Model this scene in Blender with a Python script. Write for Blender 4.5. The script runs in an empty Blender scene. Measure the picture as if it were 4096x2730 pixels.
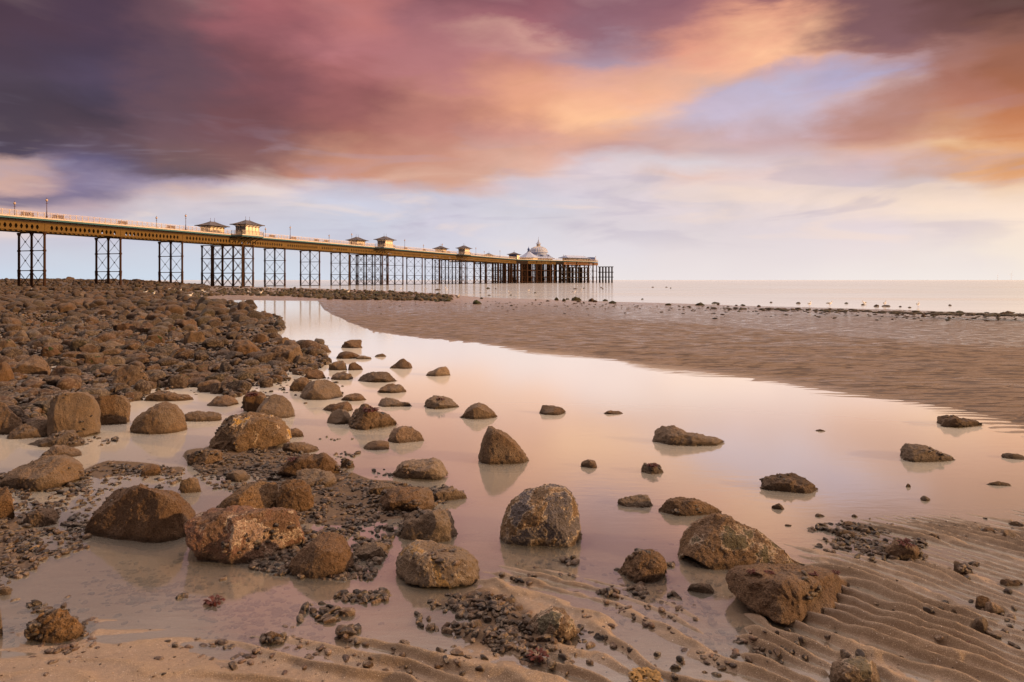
import bpy, bmesh, math, random, bisect
import numpy as np
from mathutils import Vector, Matrix
random.seed(7); RNG = np.random.default_rng(11)
SC = bpy.context.scene
COL = SC.collection
F = 683.0            # focal length in pixels of a 1024 wide picture
EYE = 1.4            # camera height above the pool
HOR = 280.0
SEA = -0.30
PI = math.pi

# ------------------------------------------------------------------ helpers
def srgb(r, g, b):
    f = lambda c: (c/255/12.92) if c/255 <= .04045 else ((c/255+.055)/1.055)**2.4
    return (f(r), f(g), f(b), 1)

def tag(o, label=None, cat=None, group=None, kind=None):
    if label: o['label'] = label
    if cat: o['category'] = cat
    if group: o['group'] = group
    if kind: o['kind'] = kind
    return o

def np_mesh(name, V, Fc, smooth=True):
    """mesh from numpy arrays, Fc (n,3) or (n,4)"""
    me = bpy.data.meshes.new(name)
    V = np.ascontiguousarray(V, dtype=np.float32); Fc = np.ascontiguousarray(Fc, dtype=np.int32)
    n, k = Fc.shape
    me.vertices.add(len(V)); me.vertices.foreach_set('co', V.ravel())
    me.loops.add(n*k); me.loops.foreach_set('vertex_index', Fc.ravel())
    me.polygons.add(n); me.polygons.foreach_set('loop_start', np.arange(0, n*k, k, dtype=np.int32))
    me.update(calc_edges=True)
    me.polygons.foreach_set('use_smooth', np.full(n, smooth, dtype=bool))
    me.update()
    return me

def link(name, me, mat, parent=None, loc=(0, 0, 0), rz=0):
    o = bpy.data.objects.new(name, me); COL.objects.link(o)
    if mat and not me.materials: me.materials.append(mat)
    o.parent = parent; o.location = loc; o.rotation_euler = (0, 0, rz)
    return o

def empty(name, loc=(0, 0, 0), rz=0):
    o = bpy.data.objects.new(name, None); COL.objects.link(o)
    o.location = loc; o.rotation_euler = (0, 0, rz); o.empty_display_size = .1
    return o

class MB:
    def __init__(s): s.v = []; s.f = []
    def add(s, vs, fs):
        b = len(s.v); s.v += [tuple(v) for v in vs]; s.f += [tuple(b+i for i in f) for f in fs]
    def bar(s, p, q, w, h=None, up=(0, 0, 1)):
        h = w if h is None else h
        p = Vector(p); q = Vector(q); d = (q-p)
        if d.length < 1e-6: return
        d.normalize(); u = Vector(up)
        if abs(d.dot(u)) > .99: u = Vector((1, 0, 0))
        a = d.cross(u).normalized()*(w/2); c = a.cross(d).normalized()*(h/2)
        vs = [p-a-c, p+a-c, p+a+c, p-a+c, q-a-c, q+a-c, q+a+c, q-a+c]
        s.add(vs, [(3, 2, 1, 0), (4, 5, 6, 7), (0, 1, 5, 4), (1, 2, 6, 5), (2, 3, 7, 6), (3, 0, 4, 7)])
    def box(s, x0, x1, y0, y1, z0, z1):
        s.add([(x0,y0,z0),(x1,y0,z0),(x1,y1,z0),(x0,y1,z0),(x0,y0,z1),(x1,y0,z1),(x1,y1,z1),(x0,y1,z1)],
              [(3,2,1,0),(4,5,6,7),(0,1,5,4),(1,2,6,5),(2,3,7,6),(3,0,4,7)])
    def prism(s, pts, z0, z1):
        n = len(pts)
        s.add([(p[0], p[1], z0) for p in pts]+[(p[0], p[1], z1) for p in pts],
              [tuple(range(n-1, -1, -1)), tuple(range(n, 2*n))]+[(i, (i+1) % n, n+(i+1) % n, n+i) for i in range(n)])
    def lathe(s, c, prof, n=16, sx=1, sy=1, rot=0):
        """prof list of (r,z); closed with caps"""
        vs = []; fs = []
        for r, z in prof:
            for k in range(n):
                a = rot+2*PI*k/n
                vs.append((c[0]+sx*r*math.cos(a), c[1]+sy*r*math.sin(a), c[2]+z))
        m = len(prof)
        for i in range(m-1):
            for k in range(n):
                fs.append((i*n+k, i*n+(k+1) % n, (i+1)*n+(k+1) % n, (i+1)*n+k))
        fs.append(tuple(range(n-1, -1, -1))); fs.append(tuple((m-1)*n+k for k in range(n)))
        s.add(vs, fs)
    def tube(s, p, q, r0, r1=None, n=8):
        r1 = r0 if r1 is None else r1
        p = Vector(p); q = Vector(q); d = (q-p).normalized()
        u = Vector((0, 0, 1)) if abs(d.z) < .9 else Vector((1, 0, 0))
        a = d.cross(u).normalized(); b = d.cross(a)
        vs = []
        for c, r in ((p, r0), (q, r1)):
            for k in range(n):
                t = 2*PI*k/n; vs.append(c+a*(r*math.cos(t))+b*(r*math.sin(t)))
        s.add(vs, [(k, (k+1) % n, n+(k+1) % n, n+k) for k in range(n)]+[tuple(range(n-1, -1, -1)), tuple(range(n, 2*n))])
    def build(s, name, mat, parent=None, smooth=False, loc=(0, 0, 0), rz=0):
        me = bpy.data.meshes.new(name); me.from_pydata(s.v, [], s.f); me.update()
        if smooth:
            me.polygons.foreach_set('use_smooth', np.full(len(me.polygons), True))
            try: me.set_sharp_from_angle(angle=math.radians(40))
            except Exception: pass
        return link(name, me, mat, parent, loc, rz)

# ---- vectorised value noise
def _h(ix, iy, iz, seed):
    n = (ix.astype(np.int64)*374761393+iy.astype(np.int64)*668265263+iz.astype(np.int64)*2147483647+seed*1274126177) & 0xffffffff
    n = ((n ^ (n >> 13))*1274126177) & 0xffffffff
    n = ((n ^ (n >> 16))*2246822519) & 0xffffffff
    return ((n ^ (n >> 15)) & 0xffffff)/float(0xffffff)*2-1
def noise3(P, seed=0):
    i = np.floor(P); f = P-i; u = f*f*f*(f*(f*6-15)+10); i = i.astype(np.int64)
    r = 0
    for dx in (0, 1):
        wx = u[:, 0] if dx else 1-u[:, 0]
        for dy in (0, 1):
            wy = u[:, 1] if dy else 1-u[:, 1]
            for dz in (0, 1):
                wz = u[:, 2] if dz else 1-u[:, 2]
                r = r+wx*wy*wz*_h(i[:, 0]+dx, i[:, 1]+dy, i[:, 2]+dz, seed)
    return r
def noise2(X, Y, seed=0):
    ix = np.floor(X); iy = np.floor(Y); fx = X-ix; fy = Y-iy
    ux = fx*fx*fx*(fx*(fx*6-15)+10); uy = fy*fy*fy*(fy*(fy*6-15)+10); ix = ix.astype(np.int64); iy = iy.astype(np.int64); z = np.zeros_like(ix)
    a = _h(ix, iy, z, seed); b = _h(ix+1, iy, z, seed); c = _h(ix, iy+1, z, seed); d = _h(ix+1, iy+1, z, seed)
    return (a*(1-ux)+b*ux)*(1-uy)+(c*(1-ux)+d*ux)*uy
def fbm3(P, seed=0, o=4):
    r = 0; a = 1
    for k in range(o): r = r+a*noise3(P*2**k, seed+k); a *= .5
    return r
def fbm2(X, Y, seed=0, o=3):
    r = 0; a = 1
    for k in range(o): r = r+a*noise2(X*2**k+k*7.3, Y*2**k-k*3.1, seed+k); a *= .5
    return r
def sstep(a, b, x):
    t = np.clip((x-a)/(b-a), 0, 1); return t*t*(3-2*t)

# ------------------------------------------------------------------ node materials
def newmat(name):
    m = bpy.data.materials.new(name); m.use_nodes = True
    nt = m.node_tree; nt.nodes.clear()
    out = nt.nodes.new('ShaderNodeOutputMaterial')
    return m, nt, out
class NT:
    def __init__(s, nt): s.nt = nt
    def n(s, t, **kw):
        nd = s.nt.nodes.new(t)
        for k, v in kw.items():
            if k.startswith('i_'): nd.inputs[k[2:].replace('_', ' ')].default_value = v
            else: setattr(nd, k, v)
        return nd
    def L(s, a, b): s.nt.links.new(a, b)
    def math(s, op, a, b=None, c=None, clamp=False):
        nd = s.n('ShaderNodeMath', operation=op, use_clamp=clamp)
        for i, x in enumerate((a, b, c)):
            if x is None: continue
            if isinstance(x, (int, float)): nd.inputs[i].default_value = x
            else: s.L(x, nd.inputs[i])
        return nd.outputs[0]
    def mix(s, fac, a, b, mode='MIX'):
        nd = s.n('ShaderNodeMix', data_type='RGBA', blend_type=mode)
        for sock, x in ((nd.inputs[0], fac), (nd.inputs[6], a), (nd.inputs[7], b)):
            if isinstance(x, (int, float)): sock.default_value = x
            elif isinstance(x, tuple): sock.default_value = x if len(x) == 4 else x+(1,)
            else: s.L(x, sock)
        return nd.outputs[2]
    def noise(s, vec, scale, detail=3, rough=.55, dist=0):
        nd = s.n('ShaderNodeTexNoise'); nd.inputs['Scale'].default_value = scale
        nd.inputs['Detail'].default_value = detail; nd.inputs['Roughness'].default_value = rough
        nd.inputs['Distortion'].default_value = dist
        if vec is not None: s.L(vec, nd.inputs['Vector'])
        return nd.outputs[0]
    def voro(s, vec, scale, feature='F1'):
        nd = s.n('ShaderNodeTexVoronoi', feature=feature); nd.inputs['Scale'].default_value = scale
        s.L(vec, nd.inputs['Vector']); return nd
    def rng(s, x, a, b, c=0, d=1, smooth=True):
        nd = s.n('ShaderNodeMapRange', interpolation_type='SMOOTHSTEP' if smooth else 'LINEAR')
        s.L(x, nd.inputs[0])
        for i, v in enumerate((a, b, c, d)): nd.inputs[i+1].default_value = v
        return nd.outputs[0]
def principled(T, out, col, rough=.8, bump=None, bstr=.5, bdist=.01, metal=0, spec=.5):
    p = T.n('ShaderNodeBsdfPrincipled')
    if isinstance(col, tuple): p.inputs['Base Color'].default_value = col if len(col) == 4 else col+(1,)
    else: T.L(col, p.inputs['Base Color'])
    if isinstance(rough, (int, float)): p.inputs['Roughness'].default_value = rough
    else: T.L(rough, p.inputs['Roughness'])
    p.inputs['Metallic'].default_value = metal
    p.inputs['Specular IOR Level'].default_value = spec
    if bump is not None:
        b = T.n('ShaderNodeBump'); b.inputs['Strength'].default_value = bstr; b.inputs['Distance'].default_value = bdist
        T.L(bump, b.inputs['Height']); T.L(b.outputs[0], p.inputs['Normal'])
    T.L(p.outputs[0], out.inputs[0]); return p

def paint(name, col, var=.25, rough=.55, dirt=(.08, .05, .03), scale=2., metal=0, dirtamt=.5):
    m, nt, out = newmat(name); T = NT(nt)
    g = T.n('ShaderNodeNewGeometry').outputs['Position']
    n1 = T.noise(g, scale, 5, .65); n2 = T.noise(g, scale*9, 3)
    f = T.math('MULTIPLY', T.rng(n1, .5, .75), dirtamt)
    c = T.mix(f, tuple(col), tuple(dirt)); c = T.mix(T.math('MULTIPLY', n2, var), c, tuple(x*.55 for x in col[:3]))
    principled(T, out, c, min(rough+.15, .95), n2, .2, .01, metal, .18)
    return m

def rock_mat(name, c1, c2, crust, patch=None, pamt=.5, weed=0., speck=.5, rough=.85):
    m, nt, out = newmat(name); T = NT(nt)
    tc = T.n('ShaderNodeTexCoord').outputs['Object']
    oi = T.n('ShaderNodeObjectInfo')
    mp = T.n('ShaderNodeVectorMath', operation='ADD'); T.L(tc, mp.inputs[0])
    cb = T.n('ShaderNodeVectorMath', operation='SCALE'); T.L(oi.outputs['Location'], cb.inputs[0]); cb.inputs[3].default_value = 3.17
    T.L(cb.outputs[0], mp.inputs[1]); v = mp.outputs[0]
    big = T.noise(v, 5, 5, .65, .6); mid = T.noise(v, 22, 6, .75); fine = T.noise(v, 110, 4, .75)
    c = T.mix(T.rng(big, .38, .62), c1, c2)
    gry = T.noise(v, 3.3, 4, .6, .4); c = T.mix(T.rng(gry, .50, .66, 0, .7), c, (.235, .195, .165))
    c = T.mix(T.rng(mid, .46, .64, 0, .85), c, crust)
    if patch:
        pf = T.noise(v, 7, 6, .62, .3)
        pe = T.rng(pf, pamt, pamt+.03)
        c = T.mix(pe, c, patch)
        ring = T.math('SUBTRACT', T.rng(pf, pamt-.025, pamt-.003), pe, clamp=True)
        c = T.mix(T.math('MULTIPLY', ring, .9), c, (.62, .55, .48))
    # barnacle specks, pale and dark
    vo = T.voro(v, 78); s1 = T.rng(vo.outputs['Distance'], .34, .16)
    gate = T.rng(T.noise(v, 13, 3), .45, .62)
    spk = T.math('MULTIPLY', T.math('MULTIPLY', s1, gate), speck)
    c = T.mix(spk, c, (.55, .45, .35))
    dk = T.rng(fine, .54, .37, 0, .78)
    c = T.mix(dk, c, (.035, .022, .014))
    hv = T.mix(T.rng(oi.outputs['Random'], .45, 1., 0, .55), c, (.20, .175, .155)); hv = T.mix(T.rng(oi.outputs['Random'], .4, 0., 0, .4), hv, (.11, .062, .036))
    if weed > 0:
        wf = T.rng(T.noise(v, 9, 4), .62-weed*.25, .72-weed*.25)
        hv = T.mix(wf, hv, (.03, .05, .012))
    gp = T.n('ShaderNodeSeparateXYZ'); T.L(T.n('ShaderNodeNewGeometry').outputs['Position'], gp.inputs[0])   # wet band left by the falling tide
    tide = T.rng(T.math('ADD', gp.outputs[2], T.math('MULTIPLY', mid, .05)), .062, .035, 0, .55)
    hv = T.mix(tide, hv, (.04, .028, .02))
    h = T.math('ADD', T.math('MULTIPLY', mid, .75), T.math('MULTIPLY', fine, .6))
    h = T.math('ADD', h, T.math('MULTIPLY', s1, .25))
    rg = T.rng(mid, .35, .65, rough-.22, rough)
    hv = T.mix(1., hv, (.84, .75, .67), 'MULTIPLY')
    principled(T, out, hv, rg, h, .9, .024, 0, .2)
    return m

ROCK = {
 'brown': rock_mat('rock_brown', (.135, .094, .068), (.215, .145, .095), (.22, .165, .125)),
 'gold':  rock_mat('rock_gold', (.155, .102, .065), (.25, .158, .082), (.20, .145, .10), speck=.6),
 'pale':  rock_mat('rock_pale', (.34, .27, .22), (.25, .19, .15), (.4, .33, .28), speck=.7),
 'dark':  rock_mat('rock_dark', (.095, .066, .048), (.16, .108, .074), (.13, .098, .075), speck=.35),
 'patchy': rock_mat('rock_patchy', (.17, .12, .078), (.26, .175, .10), (.28, .22, .155), patch=(.15, .15, .19), pamt=.48, speck=.9),
 'green': rock_mat('rock_green', (.19, .135, .092), (.26, .18, .115), (.25, .185, .14), patch=(.15, .158, .12), pamt=.56, speck=.7),
 'pink':  rock_mat('rock_pink', (.18, .118, .088), (.27, .15, .12), (.27, .19, .145), patch=(.40, .30, .25), pamt=.57, speck=.8),
 'yellow': rock_mat('rock_yellow', (.145, .102, .07), (.225, .155, .098), (.235, .175, .12), patch=(.52, .33, .09), pamt=.60, speck=.8),
 'weed':  rock_mat('rock_weedy', (.05, .045, .025), (.08, .06, .035), (.06, .06, .03), weed=.9, speck=.1),
 'field': rock_mat('rock_field', (.095, .061, .044), (.155, .098, .062), (.14, .098, .07), weed=.12, speck=.3),
}
def tint_mat(name, rough=.6, crustamt=.5):
    m, nt, out = newmat(name); T = NT(nt)
    a = T.n('ShaderNodeAttribute', attribute_name='tint').outputs[0]
    tc = T.n('ShaderNodeNewGeometry').outputs['Position']
    a = T.mix(1., a, (.66, .54, .47), 'MULTIPLY')
    n = T.noise(tc, 160, 4, .7); n2 = T.noise(tc, 40, 3); n4 = T.noise(tc, 7, 4, .7)
    a = T.mix(T.rng(n4, .56, .42, 0, .6), a, (.03, .02, .015))
    c = T.mix(T.rng(n2, .48, .6, 0, crustamt), a, T.mix(.6, a, (.33, .25, .18)))
    c = T.mix(T.rng(n, .56, .40, 0, .6), c, (.02, .015, .012))
    sp = T.rng(T.voro(tc, 220).outputs['Distance'], .28, .12, 0, .55)
    c = T.mix(T.math('MULTIPLY', sp, T.rng(n2, .45, .6)), c, (.5, .42, .35))
    principled(T, out, c, rough, n, .6, .006, 0, .3)
    return m
M_SHELL = tint_mat('mussel_shell', .5, .5)
M_RUB = tint_mat('rubble_stone', .85, .4)

# ------------------------------------------------------------------ image -> ground
D2P = 0.4352          # the photograph viewed 2353 wide -> 1024 wide
HX = np.array([0, 700, 1200, 2000, 2500, 3200, 4096.]); HY = np.array([1128, 1122.5, 1118, 1115.5, 1115.8, 1119, 1125.])
def srcpx(xs, ys):
    """photo pixel (4096 wide) -> picture pixel (1024 wide), straightening the horizon"""
    w = math.exp(-max(ys-1120, 0)/120.)
    return xs/4., (ys-(np.interp(xs, HX, HY)-1120)*w)/4.

EDGE_X = np.array([-900, 0, 500, 730, 745, 800, 860, 950, 1100, 1300, 1500, 1800, 2000, 2200, 2353, 2900, 4500.])
EDGE_Y = np.array([688, 688, 689, 691, 712, 742, 762, 775, 790, 813, 840, 877, 917, 960, 997, 1160, 1500.])
CREST_X = np.array([-900, 500, 700, 860, 1000, 1250, 1600, 2000, 2353, 4500.])
CREST_Y = np.array([684, 685, 687, 697, 712, 735, 760, 800, 830, 1000.])
SEA_X = np.array([-900, 300, 480, 560, 700, 900, 1035, 1100, 1300, 1500, 1700, 2000, 2353, 3500, 4500.])
SEA_Y = np.array([648, 650, 655, 659, 663, 669, 677, 683, 690, 696, 702, 711, 721, 760, 800.])
NEAR_X = np.array([-4000, -900, 0, 150, 230, 380, 480, 600, 700, 900, 1040, 1110, 1150, 1230, 1400, 1450, 1600, 1640, 1700, 1760, 1800, 1850, 2000, 2353, 3300, 6000.])
NEAR_Y = np.array([1800, 1600, 1490, 1462, 1452, 1458, 1476, 1474, 1462, 1448, 1425, 1350, 1322, 1312, 1345, 1430, 1480, 1540, 1500, 1330, 1285, 1245, 1215, 1195, 1120, 1060.])
RUB = [(-4000, 640), (0, 640), (400, 640), (470, 655), (560, 655), (700, 661), (900, 667), (1040, 678), (1040, 692), (800, 690), (640, 681), (520, 680), (444, 684), (540, 697), (600, 712), (650, 735), (655, 757),
       (612, 772), (670, 787), (745, 800), (752, 840), (690, 862), (640, 880), (540, 915), (440, 888), (330, 903), (300, 925), (200, 925), (110, 945), (90, 990), (-300, 1040), (-4000, 1400)]
BEDA = [(430, 1045), (560, 1022), (730, 1050), (800, 1085), (850, 1105), (1000, 1125), (1050, 1140), (1010, 1200), (900, 1240), (880, 1280), (850, 1335), (700, 1330), (590, 1310), (520, 1260), (700, 1220), (640, 1150), (470, 1120)]
BEDB = [(-2500, 1090), (0, 1085), (100, 1110), (250, 1065), (420, 1075), (440, 1120), (240, 1130), (205, 1190), (200, 1262), (110, 1285), (50, 1330), (0, 1370), (-2500, 1700)]
BEDC = [(930, 1435), (990, 1375), (1100, 1355), (1190, 1385), (1250, 1440), (1320, 1480), (1220, 1505), (1070, 1490), (1010, 1450)]
BEDD = [(1855, 1215), (1930, 1195), (2010, 1205), (2060, 1225), (2120, 1240), (2130, 1285), (2050, 1290), (1990, 1275), (1900, 1250)]
def sdist(px, py, poly):
    """signed distance (positive inside) of points to polygon"""
    d = np.full(px.shape, 1e9); ins = np.zeros(px.shape, bool); n = len(poly)
    for i in range(n):
        x0, y0 = poly[i]; x1, y1 = poly[(i+1) % n]
        ex, ey = x1-x0, y1-y0
        t = np.clip(((px-x0)*ex+(py-y0)*ey)/(ex*ex+ey*ey), 0, 1)
        d = np.minimum(d, np.hypot(px-x0-t*ex, py-y0-t*ey))
        if y0 != y1:
            c = ((y0 > py) != (y1 > py)) & (px < (x1-x0)*(py-y0)/(y1-y0)+x0)
            ins ^= c
    return np.where(ins, d, -d)
def Dw(xd, yd, z=0.):
    """2353-wide photo coordinates -> world ground point at height z"""
    v = (yd-643.4)*D2P; Y = (EYE-z)*F/v
    return (xd*D2P-512)/F*Y, Y
def Yof(yd): return EYE*F/(np.maximum(yd-643.4, .5)*D2P)

MOUNDS = [(1665, 1440, .13, -.032), (1700, 1500, .10, -.022), (1640, 1385, .12, -.02), (1590, 1330, .12, -.02), (50, 1085, .22, .05), (120, 1090, .12, .03), (1268, 1450, .12, .02), (1800, 1450, .15, -.018), (1110, 1340, .25, .02), (330, 1500, .22, .012), (60, 1560, .3, .012)]
def ripples(X, Y, lam, ang, seed, warp=.55, curv=0.):
    c, s = math.cos(ang), math.sin(ang)
    a = X*c+Y*s; b = -X*s+Y*c+curv*X*X                 # b across the crests, a along
    w = fbm2(a/(lam*5.2), b/(lam*2.6), seed, 3)*warp+fbm2(a/(lam*14), b/(lam*9), seed+9, 2)*1.3
    ph = 2*PI*(b/lam+w)
    r = .5+.5*np.cos(ph+.45*np.sin(ph)); r = r**1.25
    amp = .45+.55*sstep(-.5, .6, fbm2(a/(lam*6), b/(lam*3.2), seed+21, 2))
    return r*amp
def ground(X, Y, full=False):
    X = np.asarray(X, float); Y = np.asarray(Y, float)
    Yc = np.maximum(Y, .25); xd = (512+F*X/Yc)/D2P; yd = 643.4+EYE*F/Yc/D2P
    xd = np.clip(xd, -6000, 8000); ydc = np.minimum(yd, 2400)
    ye = Yof(np.interp(xd, EDGE_X, EDGE_Y)); yc = Yof(np.interp(xd, CREST_X, CREST_Y))
    yss = (EYE-SEA)*F/(np.maximum(np.interp(xd, SEA_X, SEA_Y)-643.4, .5)*D2P)
    yn = Yof(np.interp(xd, NEAR_X, NEAR_Y))
    n1 = fbm2(X*.9, Y*.9, 3, 3); n2 = fbm2(X*.17, Y*.17, 5, 3)
    z = -.055-.02*n1
    # sand bar beyond the pool
    bar = (Y-ye)*.017+.012*n2
    far = np.minimum(.04, bar)
    dn = sstep(0, 1, (Y-yc)/np.maximum(yss-yc, 3))*0+np.clip((Y-yc)/np.maximum(yss-yc, 3), 0, 8)
    far = np.where(Y > yc, np.maximum(far, .0)-dn*(-SEA+.035)+.008*n2*np.minimum(dn, 1), far)
    far = np.maximum(far, -1.6)
    ra = ripples(X, Y, .17, -.12, 31)
    ampb = .012*sstep(0, 1, (Y-ye+2)/2)*(1-.75*sstep(14, 45, Y))
    far = far+(ra-.5)*ampb
    z = np.where(Y > yc, far, np.maximum(z, far))
    # ripple sand in the foreground
    lf = sstep(.5, -.1, X)
    nr = np.minimum((yn-Y)*(.022+.05*lf), .0115+.009*lf)+.004*n1
    rb = ripples(X, Y, .105, -.50, 77, .62, .13)+.10*fbm2(X*9, Y*14, 91, 3)+.05*fbm2(X*38, Y*38, 95, 2)
    ampn = .044*sstep(-.45, .2, yn-Y)*(.45+.55*sstep(-1.3, .2, X))
    nr = nr+(rb-.42)*ampn
    z = np.where(Y < yn+1.6, np.maximum(z, np.maximum(nr, -.06)), z)
    # near bed becomes shallow
    z = np.where(Y < 4.6, np.maximum(z, -.03-.012*n1-.02*sstep(3.6, 4.6, Y)), z)
    # rubble shore
    sd = sdist(xd, ydc, RUB)
    rm = sstep(-10, 14, sd+8*fbm2(X*1.3/np.maximum(Y*.12, 1), Y*1.3/np.maximum(Y*.12, 1), 41, 2))*(Y < 400)
    far_l = sstep(520, 250, xd)
    zr = .022+.055*fbm2(X*.7, Y*.7, 51, 4)
    strip = sstep(60, 85, Y)
    zr = zr*(1-strip)+strip*np.where(far_l > .5, -.05, -.12+.02*n1)
    hill = far_l*sstep(126, 158, Y)*(1.35+.18*fbm2(X*.09, Y*.05, 61, 3))*(1-sstep(178, 225, Y)*1.6)
    dip = -.2*far_l*sstep(95, 118, Y)
    zr = zr+hill+dip
    z = z*(1-rm)+np.maximum(zr, z-.1)*rm
    # mussel beds
    bm = 0
    for P in (BEDA, BEDB, BEDC, BEDD):
        s_ = sdist(xd, ydc, P); m_ = sstep(-14, 10, s_+10*n1); bm = np.maximum(bm, m_)
    near = Y < 12
    bm = bm*near
    z = z*(1-bm)+np.maximum(.004+.022*n1, z)*bm
    n9 = fbm2(X*6, Y*6, 111, 3)
    for (mx, my, r, h) in MOUNDS:
        cx, cy = Dw(mx, my); z = z+h*(1+.5*n9)*np.exp(-((X-cx)**2+((Y-cy)*1.1)**2)/r**2*2.2*np.exp(1.1*n9))
    if full:
        barm = sstep(-.3, .6, Y-ye)*(1-rm)*sstep(60, 30, Y)
        wet = np.clip(1-(z-.0)/.02, 0, 1)
        wetb = np.where(Y > ye, np.clip(.6-ra*.9+.6*sstep(20, 38, Y)+.5*np.maximum(n2, 0)*sstep(18, 30, Y), 0, 1)*.9, 0)
        wetn = np.where(Y < yn, np.clip(.5-rb, 0, 1), 0)
        return z, np.clip(rm+0.92*bm, 0, 1), np.clip(np.maximum(np.maximum(wet*.75, wetb), wetn), 0, 1), barm
    return z
GRID = {}
def gz(x, y):
    if y < .6 or not GRID: return float(ground(np.array([x]), np.array([y]))[0])
    q = GRID['ys']; k = min(max(bisect.bisect(q, y)-1, 0), len(q)-2); fy = k+(y-q[k])/(q[k+1]-q[k]); fx = (x/y-GRID['u0'])/GRID['du']
    ny, nx = GRID['z'].shape
    fy = min(max(fy, 0), ny-1.001); fx = min(max(fx, 0), nx-1.001); i, j = int(fy), int(fx); a, b = fy-i, fx-j; G = GRID['z']
    return float((G[i, j]*(1-b)+G[i, j+1]*b)*(1-a)+(G[i+1, j]*(1-b)+G[i+1, j+1]*b)*a)
def place(xs, ys):
    """photo pixel (4096 wide) -> point on ground / water surface"""
    px, py = srcpx(xs, ys); v = max(py-HOR, .6); z = 0.
    for _ in range(5):
        Y = (EYE-z)*F/v; X = (px-512)/F*Y; g = gz(X, Y)
        z = .5*z+.5*max(g, SEA if Y > 32 else 0.)
    Y = (EYE-z)*F/v
    return (px-512)/F*Y, Y, z

# ------------------------------------------------------------------ ground sheet
def build_ground():
    lg = lambda a, b, n: np.exp(np.linspace(math.log(a), math.log(b), n, endpoint=False))
    ys = np.concatenate([lg(.55, 2.1, 60), lg(2.1, 4.6, 520), lg(4.6, 14, 400), lg(14, 900, 380)])
    us = np.linspace(-1.5, 1.25, 1150)
    YY = np.repeat(ys, len(us)); XX = np.tile(us, len(ys))*YY
    Z = np.zeros_like(XX); R = np.zeros_like(XX); W = np.zeros_like(XX); BB = np.zeros_like(XX)
    ch = 200000
    for i in range(0, len(XX), ch):
        Z[i:i+ch], R[i:i+ch], W[i:i+ch], BB[i:i+ch] = ground(XX[i:i+ch], YY[i:i+ch], True)
    nx, ny = len(us), len(ys)
    GRID.update(ys=list(ys), u0=-1.5, du=2.75/(nx-1), z=Z.reshape(ny, nx))
    i = (np.arange(ny-1)[:, None]*nx+np.arange(nx-1)[None, :]).ravel()
    Fq = np.stack([i, i+1, i+nx+1, i+nx], 1)
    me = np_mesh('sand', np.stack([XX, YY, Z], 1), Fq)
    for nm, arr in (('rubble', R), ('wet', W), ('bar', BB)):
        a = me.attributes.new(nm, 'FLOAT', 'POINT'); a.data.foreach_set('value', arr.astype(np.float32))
    m, nt, out = newmat('wet_sand'); T = NT(nt)
    g = T.n('ShaderNodeNewGeometry').outputs['Position']
    rub = T.n('ShaderNodeAttribute', attribute_name='rubble').outputs['Fac']
    wet = T.n('ShaderNodeAttribute', attribute_name='wet').outputs['Fac']
    n1 = T.noise(g, 1.6, 5, .6); n2 = T.noise(g, 55, 3, .65); n3 = T.noise(g, 330, 2, .6)
    c = T.mix(T.rng(n1, .35, .65), (.235, .162, .102), (.18, .125, .08))
    c = T.mix(T.rng(n2, .42, .62, 0, .5), c, (.20, .135, .09))
    c = T.mix(T.rng(n3, .55, .72, 0, .8), c, (.52, .40, .29))
    c = T.mix(T.rng(n3, .45, .30, 0, .7), c, (.12, .075, .05))
    sp = T.voro(g, 60); c = T.mix(T.math('MULTIPLY', T.rng(sp.outputs['Distance'], .12, .07), T.rng(n2, .5, .56)), c, (.75, .68, .62))
    c = T.mix(T.math('MULTIPLY', wet, .45), c, (.15, .10, .075))
    bar = T.n('ShaderNodeAttribute', attribute_name='bar').outputs['Fac']
    mpw = T.n('ShaderNodeMapping'); mpw.inputs['Scale'].default_value = (2.2, 8.5, 1); mpw.inputs['Rotation'].default_value = (0, 0, .10); T.L(g, mpw.inputs[0])
    wv = T.n('ShaderNodeTexWave', wave_type='BANDS', bands_direction='Y', wave_profile='SIN'); wv.inputs['Scale'].default_value = 1.5; wv.inputs['Distortion'].default_value = 2.; wv.inputs['Detail'].default_value = 3; wv.inputs['Detail Scale'].default_value = .9
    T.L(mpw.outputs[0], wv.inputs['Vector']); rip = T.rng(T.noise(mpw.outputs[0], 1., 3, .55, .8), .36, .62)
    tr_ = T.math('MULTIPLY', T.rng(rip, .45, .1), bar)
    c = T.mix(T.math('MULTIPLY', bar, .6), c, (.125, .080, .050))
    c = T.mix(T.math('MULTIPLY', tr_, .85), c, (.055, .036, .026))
    gr = T.mix(T.rng(n2, .4, .6), (.05, .034, .026), (.11, .076, .054))
    gr = T.mix(T.rng(n1, .45, .6), gr, (.085, .062, .048))
    c = T.mix(T.math('MULTIPLY', rub, .85), c, gr)
    rg = T.rng(wet, 0, 1, .8, .22, False); rg = T.math('SUBTRACT', rg, T.math('MULTIPLY', T.math('MULTIPLY', bar, T.rng(rip, .6, .9)), .3), clamp=True); rg = T.math('ADD', rg, T.math('MULTIPLY', rub, .25))
    hb = T.math('ADD', T.math('MULTIPLY', n2, .6), T.math('MULTIPLY', n3, .45))
    hb = T.math('ADD', hb, T.math('MULTIPLY', T.math('MULTIPLY', rip, bar), 3.))
    pb = principled(T, out, c, rg, hb, .65, .008, 0, .5); T.L(T.math('MULTIPLY', T.rng(rub, 0, 1, .5, .05, False), T.rng(bar, 0, 1, 1, .3, False)), pb.inputs['Specular IOR Level'])
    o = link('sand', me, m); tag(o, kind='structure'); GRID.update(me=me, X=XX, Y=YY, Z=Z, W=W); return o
build_ground()

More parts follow.
